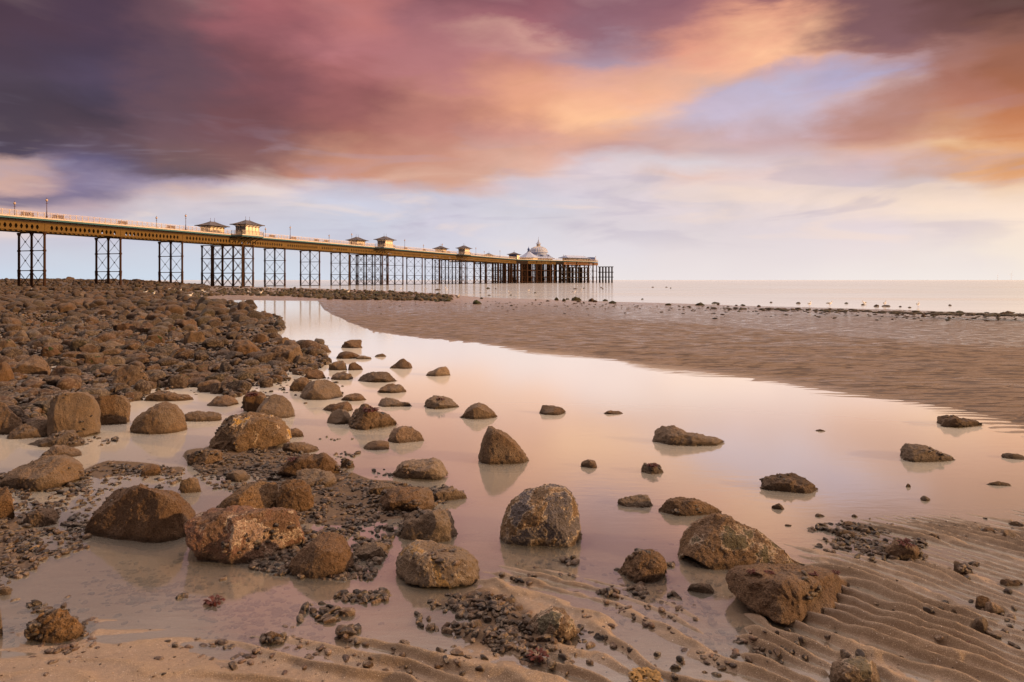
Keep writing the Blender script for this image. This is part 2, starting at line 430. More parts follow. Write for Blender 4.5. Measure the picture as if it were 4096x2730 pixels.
# ------------------------------------------------------------------ water
def build_pool():
    us = np.linspace(-1.5, 1.25, 140); xd = (512+F*us)/D2P
    yc = Yof(np.interp(xd, CREST_X, CREST_Y-0.))*.97
    nr = 60; V = []; 
    for j in range(nr+1):
        t = j/nr; Y = .55*(yc/.55)**t
        V.append(np.stack([us*Y, Y, np.zeros_like(Y)], 1))
    V = np.concatenate(V); nx = len(us)
    i = (np.arange(nr)[:, None]*nx+np.arange(nx-1)[None, :]).ravel()
    me = np_mesh('pool_water', V, np.stack([i, i+1, i+nx+1, i+nx], 1))
    m, nt, out = newmat('pool_water'); T = NT(nt)
    fr = T.n('ShaderNodeFresnel'); fr.inputs['IOR'].default_value = 1.33
    fac = T.math('MULTIPLY', T.math('POWER', fr.outputs[0], .34, clamp=True), .86)
    g = T.n('ShaderNodeNewGeometry').outputs['Position']
    gl = T.n('ShaderNodeBsdfGlossy'); gl.inputs['Roughness'].default_value = .09; gl.inputs['Color'].default_value = (.94, 1, 1, 1)
    mpn = T.n('ShaderNodeMapping'); mpn.inputs['Scale'].default_value = (1, 3, 1); T.L(g, mpn.inputs[0])
    b = T.n('ShaderNodeBump'); b.inputs['Strength'].default_value = .12; b.inputs['Distance'].default_value = .004
    T.L(T.noise(mpn.outputs[0], 5, 2), b.inputs['Height']); T.L(b.outputs[0], gl.inputs['Normal'])
    tr = T.n('ShaderNodeBsdfTransparent'); tr.inputs['Color'].default_value = (.93, .87, .80, 1)
    df = T.n('ShaderNodeBsdfDiffuse'); df.inputs['Color'].default_value = (.90, .84, .75, 1)
    geo = T.n('ShaderNodeNewGeometry'); dt = T.n('ShaderNodeVectorMath', operation='DOT_PRODUCT'); T.L(geo.outputs['Incoming'], dt.inputs[0]); T.L(geo.outputs['True Normal'], dt.inputs[1])
    cs = T.math('MAXIMUM', T.math('ABSOLUTE', dt.outputs['Value']), .03)       # pale diffuse share, rising at grazing view, painted in for brighter sky reflection
    pale_refl = T.math('SUBTRACT', 1., T.math('POWER', 2.718, T.math('MULTIPLY', T.math('DIVIDE', 1., T.math('POWER', cs, 3.)), -.0065)))
    m1 = T.n('ShaderNodeMixShader'); T.L(pale_refl, m1.inputs[0]); T.L(tr.outputs[0], m1.inputs[1]); T.L(df.outputs[0], m1.inputs[2])
    m2 = T.n('ShaderNodeMixShader'); T.L(fac, m2.inputs[0]); T.L(m1.outputs[0], m2.inputs[1]); T.L(gl.outputs[0], m2.inputs[2])
    T.L(m2.outputs[0], out.inputs[0])
    tag(link('water', me, m), kind='structure')
build_pool()
def build_sea():
    ys = np.concatenate([[-3000., 0], np.exp(np.linspace(math.log(20), math.log(40000), 40))])
    xs = np.concatenate([-np.exp(np.linspace(math.log(60000), math.log(20), 25)), np.linspace(-10, 10, 4), np.exp(np.linspace(math.log(20), math.log(60000), 25))])
    XX = np.tile(xs, len(ys)); YY = np.repeat(ys, len(xs)); nx = len(xs)
    i = (np.arange(len(ys)-1)[:, None]*nx+np.arange(nx-1)[None, :]).ravel()
    me = np_mesh('sea', np.stack([XX, YY, np.full_like(XX, SEA)], 1), np.stack([i, i+1, i+nx+1, i+nx], 1))
    m, nt, out = newmat('sea_water'); T = NT(nt)
    g = T.n('ShaderNodeNewGeometry').outputs['Position']
    mp = T.n('ShaderNodeMapping'); mp.inputs['Scale'].default_value = (.02, .09, 1); T.L(g, mp.inputs[0])
    n = T.noise(mp.outputs[0], 1., 5, .6)
    c = T.mix(T.rng(n, .4, .65), (.84, .82, .80), (.60, .56, .53))
    fr = T.n('ShaderNodeFresnel'); fr.inputs['IOR'].default_value = 1.33
    cam = T.n('ShaderNodeVectorMath', operation='LENGTH'); T.L(g, cam.inputs[0])
    fac = T.math('MULTIPLY', T.math('POWER', fr.outputs[0], .25, clamp=True), T.rng(n, .50, .66, .80, .55))
    fac = T.math('MULTIPLY', fac, T.rng(cam.outputs['Value'], 300, 2500, 1., .8))
    gl = T.n('ShaderNodeBsdfGlossy'); gl.inputs['Roughness'].default_value = .11
    df = T.n('ShaderNodeBsdfDiffuse'); T.L(c, df.inputs['Color'])
    m2 = T.n('ShaderNodeMixShader'); T.L(fac, m2.inputs[0]); T.L(df.outputs[0], m2.inputs[1]); T.L(gl.outputs[0], m2.inputs[2])
    T.L(m2.outputs[0], out.inputs[0])
    tag(link('sea', me, m), kind='structure')
build_sea()

# ------------------------------------------------------------------ rocks
_ico = {}
def ico(n):
    if n not in _ico:
        bm = bmesh.new(); bmesh.ops.create_icosphere(bm, subdivisions=n, radius=1)
        V = np.array([v.co[:] for v in bm.verts]); Fc = np.array([[v.index for v in f.verts] for f in bm.faces]); bm.free()
        _ico[n] = (V, Fc)
    return _ico[n][0].copy(), _ico[n][1]
def rock_unit(lv, seed, cuts=5, box=2.5, rough=1.):
    r = np.random.default_rng(seed); V, Fc = ico(lv)
    for k in range(cuts):
        n = r.normal(size=3); n[2] = n[2]*.8; n /= np.linalg.norm(n); d = r.uniform(.5, .84)
        t = np.maximum(V@n-d, 0); V = V-np.outer(t*.94, n)
    pn = (np.abs(V)**box).sum(1)**(1/box); rr = np.linalg.norm(V, axis=1)
    V = V*(rr/pn)[:, None]**.8
    f = fbm3(V*1.7+seed*3.1, seed, 4 if lv > 3 else 2)
    V = V*(1+.065*rough*f)[:, None]
    return V, Fc
FOOT = []   # footprints of hand placed rocks (x, y, rx, ry)
ROCKLIST = []
def mussel_patch(name, V, parent, n, seed, size=.022, mat=None):
    """crust of mussels fixed to a rock"""
    r = np.random.default_rng(seed)
    ok = np.where(V[:, 2] > V[:, 2].max()*.12)[0]
    if len(ok) < 4: return
    cen = V[r.choice(ok, 3)]; out = []
    for c in cen:
        d = np.linalg.norm(V[ok]-c, axis=1); near = ok[np.argsort(d)[:max(8, len(ok)//14)]]
        out.append(V[r.choice(near, n//3+1)])
    P = np.concatenate(out); k = len(P)
    S = size*r.uniform(.6, 1.3, (k, 1))*np.array([[1, .55, .42]])
    me = scatter(name, P, S, r.uniform(0, 6.28, k), r.normal(0, .5, k), palette(r, k, MUSSEL_PAL), 1, lv=2)
    tag(link(name, me, M_SHELL, parent), kind='stuff')
def boulder(pts, yb, mat='brown', label=None, name='boulder', depth=.75, cuts=9, rough=1., group=None, mus=0, seed=None, tr=None, cat=None, box=2.3, lift=0, yaw=0):
    """pts: outline of the top in photo coordinates, yb: front waterline; tr maps zoom->photo pixels"""
    P = [tr(*p) for p in pts]; xs = np.array([p[0] for p in P])/4.; ysr = np.array([p[1] for p in P])
    _, yb_s = tr(0, yb)
    x_mid = (xs.min()+xs.max())/2
    X0, Yf, zb = place(x_mid*4, yb_s)
    yq = np.array([srcpx(a*4, b)[1] for a, b in zip(xs, ysr)])
    wpx = xs.max()-xs.min(); w = wpx/F*Yf
    vis = (yb_s/4.-yq.min())/F*Yf         # apparent height
    hd = depth*w*.5
    hd = min(hd, max(.6*vis/math.sin(math.atan2(EYE-zb, Yf))*.5, .12*w)) if vis > 0 else hd
    hd = max(hd, .16*w)
    Yc = Yf+hd*.85; Xc = (x_mid-512)/F*Yc; hw = wpx/F*Yc/2
    zt = EYE-(yq-HOR)/F*Yc-zb
    zt = np.maximum(zt, .012*w+.004)
    a0 = (xs-x_mid)/(wpx/2)
    order = np.argsort(a0, kind='stable'); a0 = a0[order]; zt = zt[order]
    seed = seed if seed is not None else int(abs(X0*977+Yf*131)) % 99991+3
    lv = 7 if wpx > 75 else 6 if wpx > 34 else 5 if wpx > 13 else 4
    V, Fc = rock_unit(lv, seed, cuts, box, rough)
    V[:, 0] = (V[:, 0]-V[:, 0].min())/(V[:, 0].max()-V[:, 0].min())*2-1
    V[:, 1] /= np.abs(V[:, 1]).max()
    nb = 28; bi = np.clip(((V[:, 0]+1)/2*nb).astype(int), 0, nb-1)
    env = np.array([max(V[bi == k, 2].max() if (bi == k).any() else .3, .28) for k in range(nb)])
    env = np.convolve(np.pad(env, 2, 'edge'), np.ones(5)/5, 'valid')
    e = np.interp(V[:, 0], (np.arange(nb)+.5)/nb*2-1, env)
    h = np.interp(V[:, 0], a0, zt)
    hs = np.interp(np.linspace(-1, 1, 60), a0, zt); hs = np.convolve(np.pad(hs, 2, 'edge'), [.1, .2, .4, .2, .1], 'valid')
    h = np.interp(V[:, 0], np.linspace(-1, 1, 60), hs)*(1-np.abs(V[:, 0])**7*.999)**.4
    hm = h.max(); g = .55+.45*(h/hm)**.6
    up = V[:, 2] > 0
    Z = np.where(up, V[:, 2]/e*h, V[:, 2]*min(.35*hm, .25*w)-.0)
    W = np.stack([V[:, 0]*hw, V[:, 1]*hd*g, Z], 1)
    nrm = V/np.linalg.norm(V, axis=1)[:, None]
    s = max(w, .05)
    W += nrm*(fbm3(W/s*7+seed, seed+5, 3)*.022*s*rough+np.abs(noise3(W/s*22+seed, seed+8))*.010*s*rough)[:, None]
    if lv >= 6: W += nrm*(np.maximum(noise3(W*95., seed+3), 0)**1.5*.007+np.maximum(noise3(W*45., seed+4), .1)*.006)[:, None]
    o = link(name, np_mesh(name, W, Fc), ROCK[mat], None, (Xc, Yc, zb+lift), yaw)
    tag(o, label or 'brown barnacled boulder among many alike on the rocky shore', cat or name, group)
    FOOT.append((Xc, Yc, hw, hd)); ROCKLIST.append((wpx, o))
    if mus: mussel_patch('mussel_cluster', W, o, mus, seed)
    return o
# ---- palettes and scatter
MUSSEL_PAL = [((.026, .021, .026), 4), ((.05, .036, .032), 4), ((.12, .085, .06), 4), ((.17, .125, .09), 2.5), ((.07, .062, .062), 2), ((.09, .055, .035), 2), ((.28, .2, .09), .2)]
FIELD_PAL = [((.066, .040, .028), 4), ((.095, .058, .038), 4), ((.042, .028, .022), 4), ((.145, .092, .058), 1.4), ((.04, .034, .02), 1), ((.09, .064, .048), 2), ((.17, .145, .125), .8), ((.13, .12, .115), .6)]
WEED_PAL = [((.04, .045, .018), 4), ((.075, .055, .035), 4), ((.055, .06, .025), 3), ((.11, .075, .05), 2)]
def palette(r, n, pal):
    c = np.array([p[0] for p in pal]); w = np.array([p[1] for p in pal], float); w /= w.sum()
    return c[r.choice(len(pal), n, p=w)]*r.uniform(.8, 1.2, (n, 1))
def scatter(name, P, S, rz, rx, T, seed, lv=2, nvar=6, lumpy=1.):
    vs, fs, ts = [], [], []; off = 0; n = len(P); var = np.arange(n) % nvar
    for k in range(nvar):
        idx = np.where(var == k)[0]
        if not len(idx): continue
        B, Fc = rock_unit(lv, seed*13+k, 6, 2.6, lumpy)
        W = B[None]*S[idx][:, None, :]
        c, s = np.cos(rx[idx])[:, None], np.sin(rx[idx])[:, None]
        y = W[:, :, 1]*c-W[:, :, 2]*s; z = W[:, :, 1]*s+W[:, :, 2]*c
        c, s = np.cos(rz[idx])[:, None], np.sin(rz[idx])[:, None]
        x2 = W[:, :, 0]*c-y*s; y2 = W[:, :, 0]*s+y*c
        W = np.stack([x2, y2, z], 2)+P[idx][:, None, :]
        m = B.shape[0]
        vs.append(W.reshape(-1, 3)); fs.append((Fc[None]+(off+np.arange(len(idx))*m)[:, None, None]).reshape(-1, 3)); off += m*len(idx)
        ts.append(np.repeat(T[idx], m, 0))
    me = np_mesh(name, np.concatenate(vs), np.concatenate(fs))
    t = np.concatenate(ts); a = me.color_attributes.new('tint', 'FLOAT_COLOR', 'POINT')
    a.data.foreach_set('color', np.concatenate([t, np.ones((len(t), 1))], 1).astype(np.float32).ravel())
    return me
def hull_rock(pts, mat, label, seed, rough=1., mus=0, lv=7, p=16, name='boulder'):
    """rock with planar faces: pts = (photo x, photo y, distance) or world ('w', x, y, z)"""
    W = []
    for q in pts:
        if q[0] == 'w': W.append(q[1:]); continue
        xd, yd, Y = q; W.append(((xd*D2P-512)/F*Y, Y, EYE-(yd-643.4)*D2P/F*Y))
    W = np.array(W); c = W.mean(0); base = np.array([c[0], c[1], 0.])
    bm = bmesh.new(); [bm.verts.new(tuple(w-c)) for w in W]; bmesh.ops.convex_hull(bm, input=bm.verts); bm.normal_update()
    N = []; D = []
    for f in bm.faces:
        n = np.array(f.normal[:]); d = float(n@np.array(f.verts[0].co[:]))
        if d < 0: n, d = -n, -d
        N.append(n); D.append(max(d, .004))
    bm.free(); N = np.array(N); D = np.array(D)
    V, Fc = ico(lv); a = np.maximum(V@N.T/D[None], 0); t = (a**p).sum(1)**(-1./p)
    P = V*t[:, None]; s = np.ptp(W[:, 0])
    P += V*(fbm3(P/s*5+seed, seed, 4)*.022*s*rough+np.maximum(noise3(P*95., seed+3), 0)**1.5*.007+np.maximum(noise3(P*45., seed+4), .1)*.007-np.maximum(-noise3(P/s*8, seed+7)-.35, 0)*.05*s*rough)[:, None]
    P += c-base
    o = link(name, np_mesh(name, P, Fc), ROCK[mat], None, tuple(base)); tag(o, label, name)
    FOOT.append((base[0], base[1], s/2, np.ptp(W[:, 1])/2)); ROCKLIST.append((200, o))
    if mus: mussel_patch('mussel_cluster', P, o, mus, seed)
    return o
#PART2
def TR(ox, oy, s): return lambda x, y: (ox+x*s, oy+y*s)
Z1 = TR(0, 1080, 1300/2353.); Z2 = TR(0, 1600, 1100/2353.); Z3 = TR(0, 2130, 1100/2353.)
Z4 = TR(1000, 1300, 1200/2353.); Z5 = TR(1000, 1900, 1200/2267.); Z6 = TR(2200, 1500, 1896/2353.)
Z7 = TR(2200, 2000, 1000/2148.); Z8 = TR(3096, 2000, 1000/2148.); ZD = TR(0, 0, 4096/2353.)
B = boulder
# -- boulders standing in the open pool
B([(700,175),(730,140),(780,118),(850,115),(888,125),(890,170)], 182, 'brown', 'brown lens shaped boulder farthest out at the head of the pool', tr=Z4)
B([(678,240),(690,215),(740,208),(800,212),(850,235),(875,262)], 265, 'dark', 'low dark boulder joined by a flat pale stone near the pool head', tr=Z4)
B([(828,262),(850,243),(900,240),(955,256)], 268, 'pale', 'flat pale stone touching the low dark boulder near the pool head', tr=Z4, depth=.5)
B([(980,240),(1000,232),(1040,222),(1068,236)], 250, 'brown', 'tiny pointed brown rock alone left of the small pyramid rock', tr=Z4)
B([(1097,330),(1140,300),(1175,272),(1205,260),(1240,285),(1285,332)], 345, 'brown', 'small pyramid shaped rock standing in the far part of the pool', tr=Z4, rough=.6)
B([(1380,388),(1400,365),(1440,355),(1480,330),(1530,325),(1565,345),(1572,385)], 402, 'pale', 'smooth pale grey boulder alone in the far pool, palest of all', tr=Z4, rough=.5, cuts=2)
B([(770,305),(820,290),(870,320),(890,345)], 355, 'dark', 'small dark stone behind the mussel covered stone at the pool edge', tr=Z4)
B([(600,350),(620,310),(670,285),(740,280),(775,310),(775,350)], 354, 'brown', 'round brown stone with mussels spilling down its left side', tr=Z4, mus=20)
B([(635,410),(650,385),(720,370),(800,375),(838,400)], 430, 'brown', 'flat brown stone just left of the long dark loaf shaped boulder', tr=Z4)
B([(845,440),(870,400),(920,380),(1000,372),(1080,367),(1120,385),(1158,418)], 450, 'dark', 'long dark loaf shaped boulder in the middle of the pool rocks', tr=Z4, rough=.7)
B([(1005,510),(1040,480),(1100,462),(1160,465),(1227,498)], 534, 'brown', 'small domed boulder right in front of the long dark loaf boulder', tr=Z4)
B([(310,475),(350,430),(400,410),(450,415),(480,450)], 520, 'brown', 'brown stone half hidden behind the wide flattish domed boulder', tr=Z4)
B([(385,540),(400,500),(440,460),(520,435),(600,440),(670,475),(722,525)], 585, 'brown', 'wide flattish domed boulder at the left edge of the open pool', tr=Z4, rough=.6, cuts=3)
B([(718,590),(750,555),(810,540),(870,542),(912,575)], 597, 'brown', 'small oval boulder between the wide dome and the tapering rock', tr=Z4)
B([(1003,625),(1010,595),(1060,575),(1130,590),(1180,600),(1300,602)], 642, 'brown', 'low rock tapering to a thin point on its right, behind the craggy peak', tr=Z4, depth=.5)
B([(558,655),(620,630),(700,612),(760,602),(800,620),(810,650)], 682, 'brown', 'flat stone with a mussel on top, upper of the two left of the craggy peak', tr=Z4)
B([(600,740),(630,690),(680,662),(740,665),(800,700)], 778, 'brown', 'smooth rounded stone touching the left foot of the craggy peak', tr=Z4, rough=.5)
B([(750,775),(780,720),(830,670),(880,640),(920,612),(960,640),(1000,670),(1060,690),(1120,740),(1150,785)], 818, 'brown', 'craggy peaked boulder with dark red weed in its hollow', tr=Z4, rough=1.8, cuts=8, mus=14)
B([(1085,860),(1130,810),(1200,797),(1280,810),(1350,840),(1395,890)], 925, 'pale', 'pale speckled oval boulder right in front of the craggy peak', tr=Z4, rough=.5, cuts=2)
B([(887,950),(930,925),(1000,912),(1070,918),(1100,940)], 980, 'brown', 'small flat encrusted stone below the pale speckled oval boulder', tr=Z4)
B([(1347,640),(1380,600),(1430,562),(1500,570),(1560,580),(1610,610),(1648,640)], 657, 'brown', 'two humped boulder with a reddish weed patch in mid pool', tr=Z4, rough=1.3)
B([(1643,715),(1690,670),(1740,635),(1790,622),(1850,635),(1900,670),(1940,705)], 742, 'brown', 'evenly domed boulder with clean pointed ends behind the tall wedge rock', tr=Z4, rough=.6)
B([(1793,1045),(1798,960),(1820,890),(1850,840),(1885,800),(1905,798),(2010,850),(2080,920),(2130,980),(2185,1035)], 1090, 'brown', 'tall wedge shaped rock with a straight left side in mid pool', tr=Z4, rough=.55, cuts=3, depth=.7, box=3.5)
B([(1118,1190),(1160,1120),(1190,1080),(1260,1068),(1330,1068),(1440,1045),(1500,1070),(1540,1110),(1550,1160)], 1218, 'pale', 'pale topped blocky boulder with a saddle in its top at the pool edge', tr=Z4, mus=14)
B([(695,1085),(720,1055),(770,1045),(810,1065),(818,1105)], 1128, 'brown', 'small lumpy stone alone left of the saddle topped boulder', tr=Z4, mus=8)
B([(285,850),(310,815),(350,812),(400,830),(430,850)], 880, 'brown', 'small stone against the right side of the great golden boulder', tr=Z4)
B([(5,680),(60,620),(110,580),(170,555),(240,558),(290,600),(330,650),(348,700)], 738, 'brown', 'round shouldered boulder directly behind the great golden boulder', tr=Z4, rough=.8)
B([(-320,960),(-300,860),(-250,790),(-200,740),(-130,712),(0,700),(100,705),(200,735),(280,760),(300,790),(290,860)], 985, 'yellow', 'great golden boulder with yellow lichen above the mussel bank', tr=Z4, rough=1.1, mus=26, cuts=6)
B([(250,960),(280,920),(340,910),(430,930),(500,955),(530,980)], 1005, 'brown', 'low brown rock beside the mussel bank right of the golden boulder', tr=Z4)
B([(230,1140),(290,1060),(400,1030),(530,1010),(595,990),(640,1030),(690,1100),(710,1150)], 1200, 'brown', 'pointed brown boulder rising from the mussel bank with dark weed at left', tr=Z4, mus=16)
B([(330,1200),(380,1150),(480,1145),(600,1160),(660,1200),(675,1250)], 1272, 'brown', 'long flat topped boulder in front of the pointed one on the mussel bank', tr=Z4, box=3.4)
B([(-65,880),(-60,820),(-35,775),(10,770),(60,775),(110,788),(145,810),(158,850)], 930, 'gold', 'blocky golden rock with mussels and weed on top, water on its front', tr=TR(1000,1175,.51), rough=1.5, mus=30)
for q in ([(10,120),(30,75),(80,65),(130,80),(145,130)], 155), ([(150,115),(200,98),(290,97),(320,130)], 168), ([(465,185),(500,160),(550,147),(600,155),(622,190)], 206), ([(430,400),(460,360),(510,350),(560,365),(590,405)], 426), ([(-60,370),(0,340),(60,330),(120,350),(150,385)], 402):
    B(q[0], q[1], 'brown', 'brown boulder among many alike between rubble shore and pool', tr=Z4, group='boulders along the rubble shore', mus=8)
B([(45,260),(90,220),(150,180),(250,168),(340,155),(400,170),(430,200),(425,225)], 322, 'brown', 'big mussel crusted double boulder where rubble shore meets the pool', tr=Z4, mus=40, rough=1.4)
B([(315,290),(330,250),(380,235),(450,255),(500,280),(530,310)], 338, 'brown', 'mussel crusted boulder right in front of the double boulder', tr=Z4, mus=26)
# -- foreground centre
B([(875,125),(910,90),(970,72),(1060,78),(1140,105)], 152, 'brown', 'sandy low stone behind the ridged boulder on the mussel bank', tr=Z5)
B([(950,210),(965,160),(1000,130),(1100,110),(1250,105),(1340,120),(1370,160),(1390,215)], 285, 'brown', 'ridged oblong boulder with a golden right end on the mussel bank', tr=Z5, rough=1.2, mus=16)
B([(1360,150),(1400,110),(1460,95),(1560,105),(1620,115),(1655,150)], 195, 'brown', 'flat oblong stone stretching into the water from the mussel bank', tr=Z5)
B([(1110,430),(1150,360),(1190,300),(1260,285),(1330,275),(1400,262),(1470,275),(1530,310),(1540,400),(1560,480)], 505, 'brown', 'square cracked block directly behind the largest central boulder', tr=Z5, box=4, rough=1.3, mus=26)
B([(780,590),(840,530),(950,515),(1060,530)], 640, 'brown', 'low sandy slab against the left of the largest central boulder', tr=Z5)
hull_rock([(930,1356,3.08),(1060,1361,3.06),(1113,1346,3.14),(897,1298,3.3),(899,1332,3.2),(950,1233,3.34),(1012,1237,3.36),(1080,1256,3.32),(1112,1285,3.28),(1118,1312,3.24),(906,1260,3.3),(955,1276,3.14),(1062,1290,3.12),('w',-.55,3.5,-.05),('w',-.2,3.5,-.05)], 'yellow', 'largest central boulder, barnacled with bright yellow lichen patches', 61, rough=1.1, mus=14, p=9)
B([(290,700),(320,630),(380,570),(450,520),(520,470),(600,460),(680,480),(740,540),(770,620),(775,680)], 770, 'brown', 'egg shaped brown boulder between the pink block and the largest boulder', tr=Z5, rough=.6, cuts=3)
B([(-250,230),(-150,150),(-60,90),(60,60),(160,75),(225,120),(245,200)], 300, 'gold', 'round topped tan boulder right behind the pink veined block', tr=Z5, rough=.7)
B([(190,110),(230,60),(320,40),(400,50),(460,85),(485,140)], 285, 'gold', 'golden boulder touching the right side of the tan round topped one', tr=Z5, rough=.9)
B([(-495,520),(-485,380),(-430,300),(-300,285),(-150,270),(0,285),(150,280),(280,310),(340,370),(368,480)], 680, 'pink', 'pink veined block of rock with pools at its front left', tr=Z5, rough=1.2, box=3.2, mus=26, depth=.7)
B([(1148,1200),(1156,1168),(1180,1145),(1215,1128),(1260,1117),(1300,1118),(1325,1138),(1335,1170),(1336,1205)], 1258, 'patchy', 'round boulder with slate grey patches edged by white barnacles', tr=ZD, rough=.5, cuts=3, depth=.85)
B([(1208,1450),(1230,1420),(1270,1402),(1300,1405),(1332,1450)], 1462, 'green', 'sand coloured mound of rock half buried in the rippled foreground', tr=ZD, rough=.5)
B([(1100,480),(1110,400),(1150,330),(1230,250),(1330,180),(1450,152),(1550,165),(1700,230),(1850,300),(1970,380),(2060,470),(2148,570)], 640, 'green', 'large greenish boulder sloping right behind the slanted block', tr=Z7, rough=.7, depth=.7)
hull_rock([(1645,1322,3.02),(1648,1352,2.97),(1690,1298,3.06),(1880,1295,3.10),(1940,1312,3.04),(1942,1345,3.0),(1932,1398,2.88),(1788,1452,2.70),(1792,1336,2.79),(1866,1326,2.90),(1700,1318,2.93),('w',1.34,3.2,-.05),('w',1.62,3.22,-.05),('w',1.1,3.12,.0)], 'brown', 'slanted square block with red weed on its top edge at lower right', 45, rough=1.5, mus=10)
B([(570,630),(620,570),(700,500),(750,445),(820,430),(930,435),(980,500),(1000,570)], 700, 'brown', 'jagged small rock left of the large greenish boulder', tr=Z7, rough=1.5, mus=14)
B([(940,95),(970,50),(1040,10),(1120,-5),(1250,0),(1330,30),(1420,60),(1460,105)], 148, 'brown', 'low domed boulder in the water just behind the greenish boulder', tr=Z7, mus=8)
B([(1180,760),(1220,728),(1300,716),(1380,730),(1440,765)], 805, 'dark', 'half sunken smooth stone against the slanted block in shallow water', tr=Z7, rough=.4)
B([(490,1480),(540,1420),(640,1385),(780,1380),(880,1420),(950,1500),(968,1568)], 1640, 'green', 'mossy brown dome of rock cut off by the lower right picture edge', tr=Z8, rough=.5)
B([(1722,890),(1740,840),(1790,822),(1840,835),(1862,870)], 945, 'brown', 'smooth brown stone beside a barnacled one on the sand at right', tr=Z8, rough=.5, name='stone')
B([(1822,900),(1850,872),(1900,885),(1950,920),(1975,955)], 988, 'pale', 'pale barnacle crusted stone leaning on a smooth one at right', tr=Z8, name='stone')
B([(1705,1070),(1740,1020),(1800,1008),(1850,1040),(1866,1090)], 1152, 'dark', 'flat round dark stone on the rippled sand at right', tr=Z8, rough=.4, name='stone')
B([(1060,1345),(1085,1335),(1115,1350)], 1366, 'dark', 'lone oval black pebble on the ripples at lower right', tr=Z8, name='stone')
B([(1800,1300),(1840,1288),(1890,1310)], 1340, 'dark', 'angular black stone on the sand near the right edge', tr=Z8, name='stone')
B([(1515,960),(1540,932),(1585,960)], 990, 'brown', 'small tan stone left of the two touching stones on the sand', tr=Z8, name='stone')
B([(1955,692),(2000,688),(2060,695),(2100,690),(2150,720)], 745, 'dark', 'black wet stones lying on the sand by the right edge', tr=Z8, name='stone')
# right hand cluster
B([(522,300),(550,268),(620,262),(690,280),(725,300)], 325, 'dark', 'longest stone of the pebble cluster on the sand spit', tr=Z8, mus=4)
B([(585,222),(610,195),(660,188),(705,215)], 245, 'brown', 'lumpy stone topping the pebble cluster on the sand spit', tr=Z8)
B([(700,245),(740,225),(790,225),(812,255)], 275, 'dark', 'dark pitted stone at the right of the pebble cluster on the spit', tr=Z8)
B([(960,470),(985,400),(1050,345),(1140,355),(1210,390),(1250,440),(1240,480)], 525, 'brown', 'heap of mussel crusted rock with red weed on the sand spit', tr=Z8, rough=1.8, mus=40)
B([(1320,320),(1360,288),(1415,310)], 342, 'brown', 'single rounded stone on the ripples right of the mussel heap', tr=Z8)
B([(1928,300),(1970,262),(2040,265),(2105,295)], 345, 'brown', 'broad rounded stone at the water edge near the right margin', tr=Z8)
B([(1778,270),(1810,240),(1870,240),(1910,270)], 295, 'brown', 'oval stone at the water edge left of the broad rounded one', tr=Z8)
B([(2030,195),(2080,183),(2148,205)], 228, 'brown', 'small oval stone farthest out by the right margin', tr=Z8)
B([(1525,545),(1570,525),(1620,545),(1690,600)], 640, 'dark', 'knobbly chain of mussel crusted stone on the ripples', tr=Z8, mus=14)
# pool, right part
B([(520,325),(540,280),(580,262),(630,265),(690,290),(760,300),(830,308),(862,330)], 352, 'brown', 'long rock with a hump left and a thin tail right in open pool', tr=Z6, rough=1.1, depth=.45)
B([(264,190),(290,178),(340,180),(366,188)], 196, 'brown', 'thin flat stone barely above the pool surface', tr=Z6)
B([(-52,180),(-40,155),(20,155),(60,165),(80,178)], 198, 'dark', 'low dark rock alone in the pool behind the tall wedge rock', tr=Z6)
B([(152,436),(190,420),(225,428),(242,440)], 463, 'brown', 'small flat stone in the pool right of the tall wedge rock', tr=Z6)
B([(443,465),(460,445),(500,438),(550,452),(568,472)], 490, 'dark', 'small dark red weedy rock in the middle of the pool', tr=Z6, rough=1.8, mus=12)
B([(1043,560),(1080,515),(1150,506),(1220,502),(1260,515),(1300,540),(1312,575)], 584, 'dark', 'dark block with green weed on its right end in the right of the pool', tr=Z6, rough=1.2, mus=6)
B([(332,622),(400,608),(460,598),(495,602),(505,645)], 660, 'brown', 'small wedge of rock tapering left, near the patchy round boulder', tr=Z6)
B([(1915,235),(1928,205),(1980,202),(2040,215),(2100,225),(2145,255)], 262, 'dark', 'long dark rock at the far edge of the pool by the ripples', tr=Z6, rough=1.3, mus=8)
B([(1724,375),(1760,350),(1830,346),(1900,365),(1960,390),(1997,420)], 433, 'dark', 'oval dark boulder with mussels at the right of the pool', tr=Z6, mus=10)
B([(2247,402),(2290,388),(2330,395),(2360,402)], 420, 'dark', 'small dark rock cut by the right picture edge', tr=Z6)
B([(1100,648),(1135,635),(1162,658)], 668, 'dark', 'tiny black pointed stone in front of the weedy dark block', tr=Z6, name='stone')
B([(1765,548),(1776,536),(1790,550)], 558, 'dark', 'tiny upright black stone in the right of the pool', tr=Z6, name='stone')
B([(1840,612),(1862,600),(1890,615)], 626, 'dark', 'tiny black stone nearer than the upright one in the right pool', tr=Z6, name='stone')
B([(1320,275),(1342,270),(1365,276)], 281, 'brown', 'sliver of stone alone in the bright middle of the pool', tr=Z6, name='stone')
B([(2170,540),(2220,528),(2290,545)], 552, 'brown', 'thin flat sandy stone near the right edge of the pool', tr=Z6, name='stone')
for q in (([(350,130),(385,120),(435,135)], 146), ([(668,135),(690,122),(718,138)], 150), ([(90,218),(120,208),(155,218)], 226), ([(1525,235),(1560,222),(1600,240)], 246), ([(1060,688),(1045,678),(1080,690)], 698)):
    B(sorted(q[0]), q[1], 'dark', 'small dark stone among a few alike in the shallows at right', tr=Z8, name='stone', group='small stones in the shallows')
